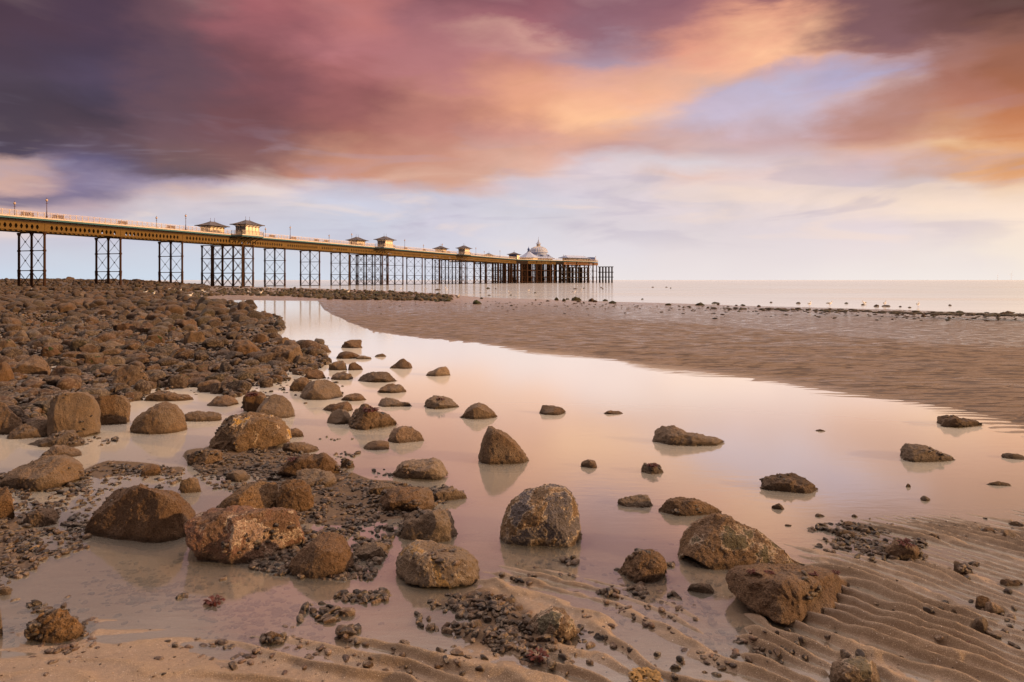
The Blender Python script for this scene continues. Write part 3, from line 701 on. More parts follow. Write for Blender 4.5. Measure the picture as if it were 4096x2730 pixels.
# -- left foreground
B([(790,110),(800,20),(850,-30),(980,-45),(1060,-20),(1090,40),(1108,110)], 218, 'gold', 'square golden boulder just right of the tall standing one', tr=Z2, box=3.4, rough=.7)
B([(400,220),(415,80),(460,-20),(550,-62),(680,-62),(780,-25),(820,60),(825,160),(812,270)], 335, 'gold', 'tall standing golden boulder at the left of the pools', tr=Z2, box=3.2, rough=.8, mus=10, depth=.8)
B([(1138,200),(1170,130),(1260,100),(1330,50),(1400,25),(1480,35),(1540,80),(1580,150),(1590,220)], 288, 'gold', 'smooth rounded boulder with golden right cheek in the left pool', tr=Z2, rough=.6, cuts=3)
B([(1560,150),(1600,110),(1700,100),(1800,105),(1905,125)], 182, 'brown', 'long low spit of stone pointing right behind the smooth boulder', tr=Z2, depth=.4)
B([(-150,100),(-60,30),(0,20),(60,40),(150,100),(245,190)], 295, 'gold', 'boulder with green weed at its foot at the far left edge', tr=Z2)
B([(85,310),(150,240),(250,190),(400,170),(440,210)], 335, 'dark', 'low shaded rock leaning on the left of the tall standing boulder', tr=Z2)
B([(250,400),(400,330),(500,290),(620,270),(660,300),(720,390)], 415, 'dark', 'mussel heap at the foot of the tall standing boulder', tr=Z2, rough=1.6, mus=45)
B([(-60,720),(60,620),(180,570),(300,510),(450,495),(560,510),(620,550),(660,610),(662,690)], 775, 'gold', 'broad sloping tan boulder at left above the mussel beds', tr=Z2, rough=.7, mus=10)
B([(340,470),(380,410),(480,395),(600,410),(720,465)], 492, 'brown', 'low flat brown stone below the tall standing boulder', tr=Z2)
B([(745,1130),(760,1010),(820,900),(930,805),(1050,760),(1200,715),(1350,697),(1500,708),(1600,750),(1680,830),(1700,930)], 1220, 'brown', 'biggest boulder of all, a long whaleback above the clear pool at left', tr=Z2, rough=.6, mus=14, depth=.7, cuts=4)
B([(1600,500),(1640,450),(1740,432),(1850,435),(1900,475)], 560, 'brown', 'mussel edged stone left below the great golden boulder', tr=Z2, mus=16)
B([(1920,680),(1950,630),(2010,610),(2080,620),(2140,680)], 705, 'brown', 'small domed stone sunk in the mussel bank', tr=Z2)
B([(1210,610),(1230,570),(1290,558),(1360,562),(1375,620)], 655, 'gold', 'small square stone in the narrow pool behind the whaleback', tr=Z2, rough=1.4)
B([(-130,930),(-60,780),(40,750),(100,790),(140,850)], 1035, 'gold', 'rounded tan boulder cut by the left edge below the sloping one', tr=Z2)
B([(200,1045),(260,960),(350,935),(440,945),(495,1015)], 1085, 'brown', 'small dome of rock amid dark pebbles at lower left', tr=Z2)
B([(1540,730),(1570,680),(1640,660),(1720,720),(1725,770)], 800, 'gold', 'knobbly stone perched at the back of the whaleback boulder', tr=Z2, rough=1.4)
B([(290,860),(300,750),(350,705),(450,670),(520,640),(600,650),(640,690),(700,700),(745,740),(742,810)], 930, 'gold', 'lumpy mussel topped rock standing in the lower left pool', tr=Z3, rough=1.7, mus=40, cuts=7)
B([(-80,640),(-30,600),(10,640),(30,740),(38,830)], 900, 'gold', 'golden rock cut by the lower left picture edge', tr=Z3)
B([(0,500),(30,472),(75,480),(92,510)], 540, 'brown', 'small round stone at the left edge above the lumpy rock', tr=Z3)
B([(90,1245),(110,1200),(160,1185),(230,1190),(262,1240)], 1270, 'brown', 'barnacled lone stone in the shallows right of the lower left pool', tr=Z5, rough=1.3, mus=8)
# -- mid left boulders on the rubble shore
def BX(x0, x1, y0, yb, mat='field', label=None, tr=Z1, **k):
    r = random.Random(x0*7+yb); w = x1-x0
    p = [(x0, y0+(yb-y0)*r.uniform(.45, .7)), (x0+w*.14, y0+(yb-y0)*r.uniform(.12, .35)), (x0+w*r.uniform(.3, .45), y0+(yb-y0)*r.uniform(0, .1)), (x0+w*r.uniform(.5, .7), y0), (x0+w*.88, y0+(yb-y0)*r.uniform(.15, .35)), (x1, y0+(yb-y0)*r.uniform(.45, .7))]
    return B(p, yb, mat, label or 'brown boulder among many alike on the rubble shore at left', tr=tr, group=None if label else 'boulders on the rubble shore', **k)
B([(815,830),(830,760),(870,710),(950,685),(1010,695),(1060,740),(1098,805)], 862, 'brown', 'dark sided dome with mussels down its right front, centre of rubble shore', tr=Z1, mus=30, rough=.7)
B([(100,750),(150,650),(210,620),(270,640),(340,690),(378,745)], 788, 'brown', 'tall peaked boulder with three mussels on its face at the left', tr=Z1, mus=6, rough=.7)
B([(-90,740),(-20,670),(40,670),(70,710),(88,790)], 855, 'gold', 'golden boulder cut by the left edge beside the peaked boulder', tr=Z1)
B([(1620,610),(1660,540),(1720,512),(1800,520),(1860,550),(1902,605)], 652, 'gold', 'big golden crusted boulder standing above the mussel flats', tr=Z1, rough=1.2, mus=20)
B([(1040,900),(1060,868),(1120,870),(1250,890),(1350,910),(1430,930)], 950, 'brown', 'long tapering rock lying across the small left pool', tr=Z1, depth=.4, mus=8)
B([(1510,955),(1560,920),(1620,912),(1720,942)], 988, 'brown', 'thin pointed flat stone left of the blocky weed topped rock', tr=Z1)
BX(1420,1615,800,888,'brown','flat oval stone at the small left pool behind the flat pointed one')
B([(1325,520),(1350,460),(1400,440),(1470,450),(1512,495)], 552, 'brown', 'square shouldered brown boulder upright in the rubble behind', tr=Z1)
BX(0,115,500,602,'field','weedy boulder at the left edge with green on its right side')
for a in ((555,710,535,632),(1165,1305,530,602),(1200,1400,565,680),(980,1130,378,472),(100,210,440,542),(190,410,475,560),(300,435,550,652),(430,555,505,600),(700,905,515,600),(730,910,570,642),(890,1030,515,587),(1030,1192,465,552),(1500,1600,410,472),(1390,1535,680,766),(1210,1385,755,852),(625,815,785,856),(790,955,835,915),(625,775,625,702),(415,600,635,705),(500,690,690,765),(870,1092,645,715),(640,800,720,790),(1582,1710,770,832),(1690,1950,705,782),(830,1020,458,520),(1180,1280,395,475),(440,640,590,660),(140,360,805,862),(240,370,765,812),(830,1000,385,465),(600,720,340,400),(700,850,290,345),(860,950,290,345),(1430,1530,305,365),(1690,1780,300,345),(1260,1330,430,480),(0,110,300,345),(290,420,380,430),(380,530,400,470),(1100,1200,500,530),(930,1040,880,950),(150,300,860,912),(0,90,840,905),(1110,1190,800,855)):
    BX(*a, mus=(12 if (a[1]-a[0]) > 130 and a[0] % 20 == 0 else 0))
# skyline rocks beyond the first pier legs
def Zs(x, y): return (x/3.361, 780+y/3.361)
for a in ((50,120,1138,1185),(890,1005,1120,1188),(1005,1105,1148,1192),(1405,1600,1138,1195),(1675,1765,1155,1198),(1815,1935,1145,1195),(1135,1240,1158,1196),(780,860,1155,1190),(2005,2095,1172,1205),(610,680,1155,1192)):
    BX(*a, tr=Zs)
# -- weed covered rocks on the far sand
def Zp4(x, y): return (1800+x/3.361, 920+y/3.361)
def Zp3(x, y): return (1200+x/3.361, 880+y/3.361)
def Zp5(x, y): return (2400+x/1.387, 1080+y/1.387)
WL = 'dark weedy rock among many alike on the distant wet sand'
B([(302,975),(325,940),(355,930),(400,955),(428,982)], 988, 'weed', 'largest green weeded boulder alone on the distant sand flat', tr=Zp4)
B([(1628,932),(1650,905),(1690,890),(1740,905),(1770,935)], 940, 'weed', 'brown weedy mound on the far sand with a bird perched on it', tr=Zp4, rough=1.6)
B([(2320,1110),(2330,1085),(2353,1070),(2390,1095)], 1120, 'weed', 'dark rock sitting alone where the grey wet sand begins', tr=Zp3)
for tr, L in ((Zp4, [(1402,1462,893,936),(1505,1560,910,948),(1858,1950,908,950),(1915,1985,932,958),(2050,2125,924,944),(2133,2238,944,972),(1783,1815,958,976),(805,850,996,1014),(402,444,893,915),(1545,1610,905,926),(1695,1765,942,962),(1650,1690,970,985),(485,540,758,780),(603,628,768,782),(1128,1160,824,840),(394,414,826,838),(1650,1718,768,785),(1786,1818,760,774),(2017,2052,755,768),(2040,2068,770,785),(505,550,858,872),(1138,1165,920,938),(800,835,856,870),(1285,1345,934,950)]),
            (Zp3, [(850,902,934,958),(1812,1895,914,934),(1735,1855,1020,1065),(1800,1885,1062,1092),(1945,2030,1052,1088),(1880,1950,1058,1078),(970,1080,955,990),(1435,1480,978,1005),(1675,1730,992,1018)]),
            (Zp5, [(14,46,158,168),(48,92,168,182),(358,398,182,192),(525,580,178,193),(615,668,176,184),(648,664,184,191),(748,765,190,196),(778,808,188,196),(870,893,192,201),(1086,1112,176,185),(1355,1378,179,186),(1447,1470,188,195),(1518,1550,191,203),(1560,1612,194,203),(1657,1673,199,205),(1708,1728,204,210),(1932,1950,192,199),(1975,2022,227,237),(2216,2252,234,248),(2245,2292,229,243),(2320,2350,241,250),(228,242,154,160),(940,958,174,180),(285,300,88,93),(362,375,88,93),(387,397,93,98),(1780,1808,246,260)])):
    for a in L:
        r = random.Random(a[0]); w = a[1]-a[0]; h = a[3]-a[2]
        B([(a[0], a[3]-h*.2), (a[0]+w*.2, a[2]+h*.35), (a[0]+w*r.uniform(.35, .65), a[2]), (a[0]+w*.82, a[2]+h*.4), (a[1], a[3]-h*.15)], a[3], r.choice(['weed', 'dark']), WL, tr=tr, group='weedy rocks on the distant sand')

# ---- cobbles of the rubble shore: sampled over the shore, biggest as things, the rest as rubble
def in_foot(x, y, k=1.0):
    for (a, b, rx, ry) in FOOT:
        if abs(x-a) < rx*k and abs(y-b) < ry*k: return True
    return False
def sample_poly(poly, n, x0, x1, y0, y1, seed):
    r = np.random.default_rng(seed); out = []
    while sum(len(o) for o in out) < n:
        px = r.uniform(x0, x1, 4000); py = r.uniform(y0, y1, 4000)
        k = sdist(px, py, poly) > 0; out.append(np.stack([px[k], py[k]], 1))
    return np.concatenate(out)[:n]
class Pool:     # gathers candidate small rocks: position, size vector, rotation, tint
    def __init__(s): s.P = []; s.S = []; s.R = []; s.T = []; s.X = []
    def add(s, x, y, z, sv, r, t, rx=0.): s.P.append((x, y, z)); s.S.append(sv); s.R.append(r); s.T.append(t); s.X.append(rx)
field, weeds = Pool(), Pool()
pts = np.concatenate([sample_poly(RUB, 3700, -260, 1040, 649, 985, 5), sample_poly(RUB, 2400, -200, 520, 650, 715, 15), sample_poly([(500, 661), (700, 664), (900, 669), (1040, 679), (1030, 691), (800, 688), (640, 680), (500, 678)], 1100, 500, 1040, 660, 692, 6)])
rr = np.random.default_rng(9); pal = palette(rr, len(pts), FIELD_PAL); palw = palette(rr, len(pts), WEED_PAL)
PX = pts*4096/2353.
zz = None
for i, (sx, sy) in enumerate(PX):
    xd, yd = pts[i]
    far = xd > 450 and yd < 693
    if yd > 860 and rr.random() < .3: continue
    if xd < 430 and yd < 668 and rr.random() < .35: continue
    x, y, z = place(sx, sy)
    if y > 190: continue
    if 760 < yd < 870 and rr.random() < .35: continue
    base = .10+.0135*y if y < 38 else (.56 if y < 90 else .5)
    s = base*(.36+1.35*rr.random()**2.4)
    if far: s = min(s, .55)*(.9 if y < 90 else 1.)
    sv = (s*.5, s*.5*rr.uniform(.65, 1.), s*.5*rr.uniform(.5, .95))
    (weeds if far else field).add(x, y, z+sv[2]*rr.uniform(-.1, .45), sv, rr.uniform(0, 6.28), palw[i] if (far or (xd > 300 and yd < 685 and rr.random() < .5)) else pal[i], rr.normal(0, .25))
# hidden ground beyond the left picture edge and beyond the pier legs
for i in range(5200):
    x = rr.uniform(-190, -30); y = rr.uniform(95, 195)**1.0; z = gz(x, y)
    if (x*F/y) < -512-160 or x*F/y > -305: continue
    s = rr.uniform(.4, 1.3)*(.7 if rr.random() < .5 else 1); field.add(x, y, z+.1, (s*.5, s*.45, s*.4), rr.uniform(0, 6), palette(rr, 1, FIELD_PAL)[0])
def emit(pool, nind, name, label, cat, group, stuffname, mat, lv_near=3, lv_far=2, lo=1., stufflabel=None, seed=1, variants=None):
    P = np.array(pool.P); S = np.array(pool.S); R = np.array(pool.R); T = np.array(pool.T); X = np.array(pool.X)
    px = S[:, 0]*F/P[:, 1]; u = 512+P[:, 0]*F/P[:, 1]; v = HOR+(EYE-P[:, 2])*F/P[:, 1]
    vis = (u > 3) & (u < 1021) & (v < 679) & np.array([not in_foot(a, b, .9) for a, b in P[:, :2]])
    sc = np.where(vis, px, 0); order = np.argsort(-sc); ind = order[:nind]; ind = ind[vis[ind]]
    isind = np.zeros(len(P), bool); isind[ind] = True
    bases = []
    for k in range(16):
        V, Fc = rock_unit(4, seed*50+k, 7, 2.7, 1.4)
        tn = T[ind[k % len(ind)]]
        me = np_mesh(name, V, Fc); a = me.color_attributes.new('tint', 'FLOAT_COLOR', 'POINT')
        a.data.foreach_set('color', np.tile(np.append(tn, 1.), len(V)).astype(np.float32)); me.materials.append(mat); bases.append(me)
    proto = None
    for j, i in enumerate(ind):
        if proto is None:
            proto = link(name, bases[0], mat); o = proto
        else:
            o = proto.copy(); o.data = bases[j % 16]; COL.objects.link(o)
        o.location = P[i]; o.scale = S[i]; o.rotation_euler = (X[i], 0, R[i]); tag(o, label, cat, group)
    rest = ~isind
    near = rest & (px > lo*6); farm = rest & ~near
    for sel, lv in ((near, lv_near), (farm, lv_far)):
        pass
    me = scatter(stuffname, P[rest], S[rest], R[rest], X[rest], T[rest], seed, lv=3, nvar=16, lumpy=1.5)
    o = link(stuffname, me, mat); tag(o, stufflabel, None, None, 'stuff'); return o
emit(field, 190, 'cobble', 'rounded brown cobble, one of many alike packed over the rubble shore at left', 'cobble', 'cobbles packed over the rubble shore', 'rubble', M_RUB, stufflabel='dense brown rubble filling the shore between the boulders', seed=3)
emit(weeds, 60, 'weedy_cobble', 'dark green weedy cobble, one of many alike on the low bank below the pier', 'cobble', 'weedy cobbles on the bank below the pier', 'weedy_rubble', M_RUB, stufflabel='dark green weedy rubble of the low bank below the pier', seed=4)

gv = Pool()      # gravel and shell between the cobbles of the shore
for (a, b) in sample_poly(RUB, 14000, -120, 760, 705, 985, 25):
    if noise2(np.array([a/60.]), np.array([b/20.]), 18)[0] < -.25: continue
    x, y, z = place(a*4096/2353., b*4096/2353.)
    L = rr.uniform(.018, .045)*(1+y*.05)
    gv.add(x, y, max(z, 0)+L*rr.uniform(.1, 1.), (L, L*rr.uniform(.5, .8), L*rr.uniform(.4, .7)), rr.uniform(0, 6.28), palette(rr, 1, MUSSEL_PAL if rr.random() < .6 else FIELD_PAL)[0], rr.normal(0, .5))
me = scatter('gravel', np.array(gv.P), np.array(gv.S), np.array(gv.R), np.array(gv.X), np.array(gv.T), 33, lv=2, nvar=12, lumpy=1.4)
tag(link('gravel', me, M_SHELL), 'fine dark shell gravel filling the gaps between the cobbles', None, None, 'stuff')

# ---- mussels and pebbles
mus = Pool()
def mussel_at(xd, yd, size=1., spread=True):
    x, y, z = place(xd*4096/2353., yd*4096/2353.)
    L = rr.uniform(.017, .031)*size
    L *= .45+.65*rr.random()**.8
    w = rr.uniform(.42, .7)
    mus.add(x, y, max(z, -.02)+L*rr.uniform(-.3, .35), (L, L*w, L*rr.uniform(.4, .65)), rr.uniform(0, 6.28), palette(rr, 1, MUSSEL_PAL)[0], rr.normal(0, .5))
for poly, n, bx in ((BEDA, 3700, (430, 1050, 1020, 1340)), (BEDB, 2900, (-260, 440, 1060, 1400)), (BEDC, 260, (930, 1320, 1350, 1510)), (BEDD, 260, (1855, 2130, 1195, 1290))):
    for (a, b) in sample_poly(poly, n, bx[0], bx[1], bx[2], bx[3], n):
        # patchy cover
        if noise2(np.array([a/45.]), np.array([b/22.]), 8)[0] < -.28 and rr.random() < .75: continue
        mussel_at(a, b, .95+.1*rr.random())
for (a, b, sa, sb, n, s) in ((930,1090,60,10,40,1),(1010,1125,40,8,40,1),(800,1045,25,6,14,1),(735,1415,45,14,26,1.2),(815,1375,50,10,46,1.1),(870,1372,30,12,30,1.1),(640,1470,20,6,8,1.2),(800,1455,12,6,6,1.4),(420,1368,8,4,3,1.2),
        (1190,1330,20,6,8,1),(1310,1285,14,8,10,1.1),(1400,1362,22,6,10,1.1),(1470,1358,22,12,12,1.1),(1545,1368,8,5,4,1.4),(1120,1395,50,16,50,1.1),(1060,1395,25,12,26,1.1),(1150,1470,40,20,30,1),(1240,1520,60,25,20,1),
        (2230,1300,20,8,10,1),(2280,1220,40,10,10,1),(1960,1250,60,18,40,1),(2050,1268,40,16,34,1),(1530,1300,16,8,12,1.1),(1420,1310,8,4,4,1),(700,880,90,30,120,1.2),(560,870,80,30,120,1.2),(620,820,60,20,60,1.2),(440,830,120,30,150,1.2),(300,900,120,20,90,1.2),(150,870,120,30,90,1.2),(540,1095,60,12,40,1),(330,1085,60,10,50,1),(520,1330,14,6,3,1),(100,1400,70,20,14,1.1),(170,1440,40,14,12,1.1),(760,1010,30,6,8,1),(200,1015,60,10,30,1.1),(1750,1490,60,25,16,1),(1850,1500,160,40,20,.9),(2150,1400,160,60,26,.8),(2300,1440,40,40,12,1),(1600,1520,150,30,14,.8),(1000,1510,120,40,24,.9),(500,1500,160,40,10,.9),(1350,1480,60,30,14,.9),(2150,1210,160,25,22,.8)):
    for k in range(n):
        a2 = a+rr.normal()*sa*.6; b2 = b+rr.normal()*sb*.6
        if b2 < 1566: mussel_at(a2, b2, s)
emit(mus, 290, 'mussel', 'dark barnacled mussel shell, one of many alike strewn over the sand and mussel banks', 'mussel', 'mussels strewn between the boulders', 'mussel_bed', M_SHELL, stufflabel='dense bed of dark mussels and pebbles between the boulders', seed=6)
# pebbles on the pool bed
bed = Pool()
for (a, b, sa, sb, n) in ((350,1330,140,50,260),(120,1440,120,60,160),(620,1400,160,60,260),(1500,1380,130,60,220),(1650,1480,80,50,90),(1250,1290,100,40,80),(600,1480,200,40,80),(300,1050,120,25,60),(1600,1280,60,40,50)):
    for k in range(n):
        a2 = a+rr.normal()*sa*.6; b2 = b+rr.normal()*sb*.6
        if b2 > 1566: continue
        x, y, z = place(a2*4096/2353., b2*4096/2353.)
        z = gz(x, y)
        L = rr.uniform(.008, .024)
        bed.add(x, y, z-.001, (L, L*.7, L*.4), rr.uniform(0, 6), palette(rr, 1, [((.13, .09, .08), 2), ((.2, .14, .11), 3), ((.08, .06, .06), 1)])[0])
me = scatter('pebbles', np.array(bed.P), np.array(bed.S), np.array(bed.R), np.array(bed.X), np.array(bed.T), 12, lv=2)
tag(link('pebbles', me, M_SHELL), 'small flat pebbles scattered on the sand and the shallow pool bed', None, None, 'stuff')
sf = Pool()
for k in range(900):
    a2 = rr.uniform(-60, 2400); b2 = 1180+390*rr.random()**.7
    x, y, z = place(a2*4096/2353., b2*4096/2353.); z = gz(x, y); L = .0022+.0045*rr.random()**3
    sf.add(x, y, z+.001, (L, L*.7, L*.35), rr.uniform(0, 6), palette(rr, 1, [((.75, .68, .6), 3), ((.5, .38, .3), 1), ((.05, .04, .04), 3), ((.14, .09, .06), 2)])[0])
me = scatter('shell_fragments', np.array(sf.P), np.array(sf.S), np.array(sf.R), np.array(sf.X), np.array(sf.T), 14, lv=1)
tag(link('shell_fragments', me, M_SHELL), 'tiny pale and dark shell fragments peppering the near sand', None, None, 'stuff')
# wrack line at the sea edge, right
wr = Pool()
for k in range(700):
    t = rr.random()**.8; a = 1560+t*860; b = np.interp(a, [1560, 1900, 2100, 2353, 2420], [703, 712, 718, 724, 726])+rr.normal()*1.6+1.5
    if rr.random() > .25+.75*t: continue
    x, y, z = place(a*4096/2353., b*4096/2353.); L = rr.uniform(.03, .12)
    wr.add(x, y, z+.01, (L*1.6, L, L*.35), rr.uniform(0, 6), palette(rr, 1, WEED_PAL)[0])
for k in range(420):
    a = rr.uniform(860, 2353); b = np.interp(a, [860, 1300, 1700, 2353], [686, 694, 706, 727])+abs(rr.normal())*9
    x, y, z = place(a*4096/2353., b*4096/2353.); L = rr.uniform(.02, .07)
    wr.add(x, y, z+.005, (L*1.4, L, L*.4), rr.uniform(0, 6), palette(rr, 1, WEED_PAL)[0])
me = scatter('seaweed', np.array(wr.P), np.array(wr.S), np.array(wr.R), np.array(wr.X), np.array(wr.T), 22, lv=2)
tag(link('seaweed', me, M_RUB), 'line of dark green wrack and small stones along the sea edge', None, None, 'stuff')

# ---- seaweed tufts
def frond_mb(n, R, h, seed, w=.012, curl=1.):
    r = random.Random(seed); V = []; Fq = []
    for k in range(n):
        a = r.uniform(0, 2*PI); rad = R*r.random()**.5*.6; x, y, z = rad*math.cos(a), rad*math.sin(a), 0
        a += r.uniform(-.6, .6); el = r.uniform(.5, 1.3); seg = 5; ww = w*r.uniform(.6, 1.3)
        b = len(V)
        for s in range(seg+1):
            t = s/seg; wid = ww*(.4+1.3*t)*(1 if s < seg else .7); pa = a+PI/2
            wob = .25*ww*math.sin(5*t+k)
            V.append((x+math.cos(pa)*wid, y+math.sin(pa)*wid, z+wob)); V.append((x, y, z+ww*.35)); V.append((x-math.cos(pa)*wid, y-math.sin(pa)*wid, z-wob))
            st = h*r.uniform(.7, 1.2)/seg; x += st*math.cos(a)*math.cos(el); y += st*math.sin(a)*math.cos(el); z += st*math.sin(el)
            a += r.uniform(-.5, .5)*curl; el -= r.uniform(.15, .5)
            z = max(z, .001)
        for s in range(seg):
            q = b+s*3; Fq += [(q, q+1, q+4, q+3), (q+1, q+2, q+5, q+4)]
    return np.array(V), np.array(Fq)
M_GOLDWEED = paint('gold_seaweed', (.26, .16, .065), .4, .6, (.12, .07, .03), 40)
M_REDWEED = paint('red_seaweed', (.075, .018, .014), .4, .45, (.03, .01, .01), 40)
x, y, z = place(1484*4096/2353., 1566*4096/2353.)
V, Fq = frond_mb(200, .05, .042, 3, .005, 2.)
tag(link('seaweed_frond', np_mesh('seaweed_frond', V, Fq), M_GOLDWEED, None, (x, y+.0, z)), 'frilly golden yellow seaweed lying on the ripples at the bottom edge', 'seaweed')
for (a, b, s, lab) in ((492, 1385, .028, 'dark red seaweed sprig in the shallow water left of centre'), (2210, 1478, .022, 'small dark red weed scrap on the ripples at the lower right'), (1236, 1508, .026, 'reddish weed scrap among the foreground pebbles')):
    x, y, z = place(a*4096/2353., b*4096/2353.)
    V, Fq = frond_mb(34, s, s*1.4, int(a), .004, 1.2)
    tag(link('seaweed_sprig', np_mesh('seaweed_sprig', V, Fq), M_REDWEED, None, (x, y, z)), lab, 'seaweed')
def weed_on(o, fx, n, s, seed, fz=.8):
    """weed growing on a rock: found on its surface near a fraction of its width"""
    me = o.data; k = len(me.vertices); co = np.empty(k*3, np.float32); me.vertices.foreach_get('co', co); co = co.reshape(-1, 3)
    xw = co[:, 0].min()+(co[:, 0].max()-co[:, 0].min())*fx; zt = co[:, 2].max()*fz
    c = co[np.argmin(np.abs(co[:, 0]-xw)*1.+np.abs(co[:, 2]-zt)+np.maximum(co[:, 1], -.05)*.4)]
    V, Fq = frond_mb(n, s, s*1.1, seed, s*.12, 1.2)
    link('seaweed_tuft', np_mesh('seaweed_tuft', V, Fq), M_REDWEED, o, tuple(c-np.array([0, 0, .002])))
for o in [p[1] for p in ROCKLIST]:
    L = o.get('label', '')
    if L.startswith('slanted square block'): [weed_on(o, f, 40, .016, int(f*100), .93) for f in (.14, .25, .55, .9)]
    if L.startswith('craggy peaked'): weed_on(o, .52, 60, .06, 4, .75)
    if L.startswith('blocky golden rock'): weed_on(o, .45, 50, .05, 5, .95)
    if L.startswith('two humped'): weed_on(o, .5, 30, .04, 6, .8)
    if L.startswith('pointed brown boulder'): weed_on(o, .28, 40, .035, 7, .7)
    if L.startswith('heap of mussel'): weed_on(o, .5, 30, .03, 8, .95)
    if L.startswith('small dark red'): weed_on(o, .5, 50, .03, 9, .9)

# scour hollows and banked wet sand round the rocks that stand on the near sand
for (a, b, rx, ry) in FOOT:
    if b > 8.5 or rx < .03: continue
    d = np.hypot((GRID['X']-a)/rx, (GRID['Y']-b)/ry); k = np.where(d < 2.2)[0]; dk_ = d[k]
    GRID['Z'][k] += -.010*np.exp(-((dk_-1.08)/.13)**2)+.003*np.exp(-((dk_-1.42)/.16)**2)*(1+.8*noise2(GRID['X'][k]*11, GRID['Y'][k]*11, 5))
    GRID['W'][k] = np.maximum(GRID['W'][k], np.clip(1.5-dk_, 0, .9))
GRID['me'].vertices.foreach_set('co', np.stack([GRID['X'], GRID['Y'], GRID['Z']], 1).astype(np.float32).ravel())
GRID['me'].attributes['wet'].data.foreach_set('value', GRID['W'].astype(np.float32)); GRID['me'].update()
# ---- gulls
M_GW = paint('gull_white', (.78, .74, .72), .1, .6, (.5, .45, .42), 20, dirtamt=.15)
M_GG = paint('gull_grey', (.30, .31, .34), .15, .6, (.2, .2, .2), 20)
M_GY = paint('gull_beak', (.6, .3, .05), .1, .5); M_GP = paint('gull_leg', (.5, .3, .25), .1, .5); M_GB = paint('gull_black', (.02, .02, .025), .1, .5)
def gull_mesh(sit=False):
    V, Fc = ico(4); x, y, z = V[:, 0].copy(), V[:, 1].copy(), V[:, 2].copy()
    t = (x+1)/2
    cz = np.interp(t, [0, .3, .6, .78, .9, 1], [.155, .165, .17, .20, .235, .24]); cx = np.interp(t, [0, .3, .6, .78, .9, 1], [-.24, -.10, .05, .12, .155, .185])
    r0 = np.sqrt(np.maximum(1-x*x, 1e-6)); ry = np.interp(t, [0, .12, .35, .6, .74, .8, .9, 1], [.01, .028, .068, .072, .042, .034, .038, .012])
    W = np.stack([cx, y/r0*ry*np.minimum(1, r0*3), cz+z/r0*ry*1.05*np.minimum(1, r0*3)], 1)
    W[:, 2] += .06*sstep(.68, .85, t)
    if sit: W[:, 2] -= .10
    return np_mesh('gull_body', W, Fc)
def make_gull(sit=False):
    g = empty('seagull'); dz = -.10 if sit else 0
    link('body', gull_mesh(sit), M_GW, g)
    for s in (-1, 1):
        V, Fc = ico(3); W = V*np.array([.155, .014, .045]); W[:, 1] += s*(.062-.35*np.abs(W[:, 0]+.0)**1.5*1.2); W[:, 0] += -.06; W[:, 2] += .182+dz+W[:, 0]*-.05
        link('wing', np_mesh('gull_wing', W, Fc), M_GG, g)
    m = MB(); m.tube((-.19, 0, .17+dz), (-.27, 0, .16+dz), .018, .008, 6); m.build('wing_tip', M_GB, g)
    m = MB(); m.tube((.18, 0, .298+dz), (.235, 0, .288+dz), .011, .003, 6); m.build('beak', M_GY, g)
    if not sit:
        for s in (-1, 1):
            m = MB(); m.tube((0, s*.025, .11), (.0, s*.025, .0), .006, .005, 5); m.prism([(-.01, s*.025-.006), (.04, s*.025-.018), (.045, s*.025+.018), (-.01, s*.025+.006)], 0, .004); m.build('leg', M_GP, g)
    return g
def zz1(x, y): return (x/3.361, 780+y/3.361)
def zz2(x, y): return (600+x/3.361, 780+y/3.361)
GULLS = [(zz1,415,1312,0),(zz1,1955,1342,1),(zz1,2065,1380,0),(zz2,258,1300,0),(zz2,315,1300,1),(zz2,412,1315,0),(zz2,455,1392,1),(zz2,535,1412,0),(zz2,697,1306,1),(zz2,742,1358,0),(zz2,1335,1333,1),(zz2,1487,1356,0),(zz2,1598,1258,0),(zz2,1200,1246,0),(zz2,1355,1240,0),(zz2,535,1203,1),
 (Zp3,600,940,0),(Zp3,648,975,0),(Zp3,968,955,0),(Zp3,935,962,1),(Zp3,1352,930,0),(Zp3,1272,946,0),(Zp3,1690,932,0),(Zp3,1957,908,0),(Zp3,1972,943,0),(Zp3,2118,1040,1),(Zp4,800,843,0),(Zp4,105,906,0),(Zp4,1765,806,0),(Zp4,1058,816,0),(Zp4,1670,886,0),
 (Zp5,1163,202,0),(Zp5,1275,200,0),(Zp5,1465,188,1),(Zp5,1580,200,0),(Zp5,1765,206,0)]
gproto = make_gull(False); gsit = make_gull(True); usedp = {}
GL = {0:'gull standing alone on the brown rubble before the first pier legs', 2:'white gull on the small bright puddle amid the far left rubble', 7:'largest looking white gull at the puddles before the four-legged pier cluster',
 11:'white gull standing on the dark sand strip below the big pier shelters', 9:'gull standing on sand just left of the narrow strip, facing sideways', 25:'grey backed gull resting on tan sand right of the weedy bank', 30:'small gull perched on the brown weedy mound',
 31:'leftmost of the gulls wading at the sea edge on the right', 32:'grey winged gull wading, second of the right hand group', 34:'blurred grey gull among dark stones in the right hand group', 35:'rightmost gull, standing in the shallow sea'}
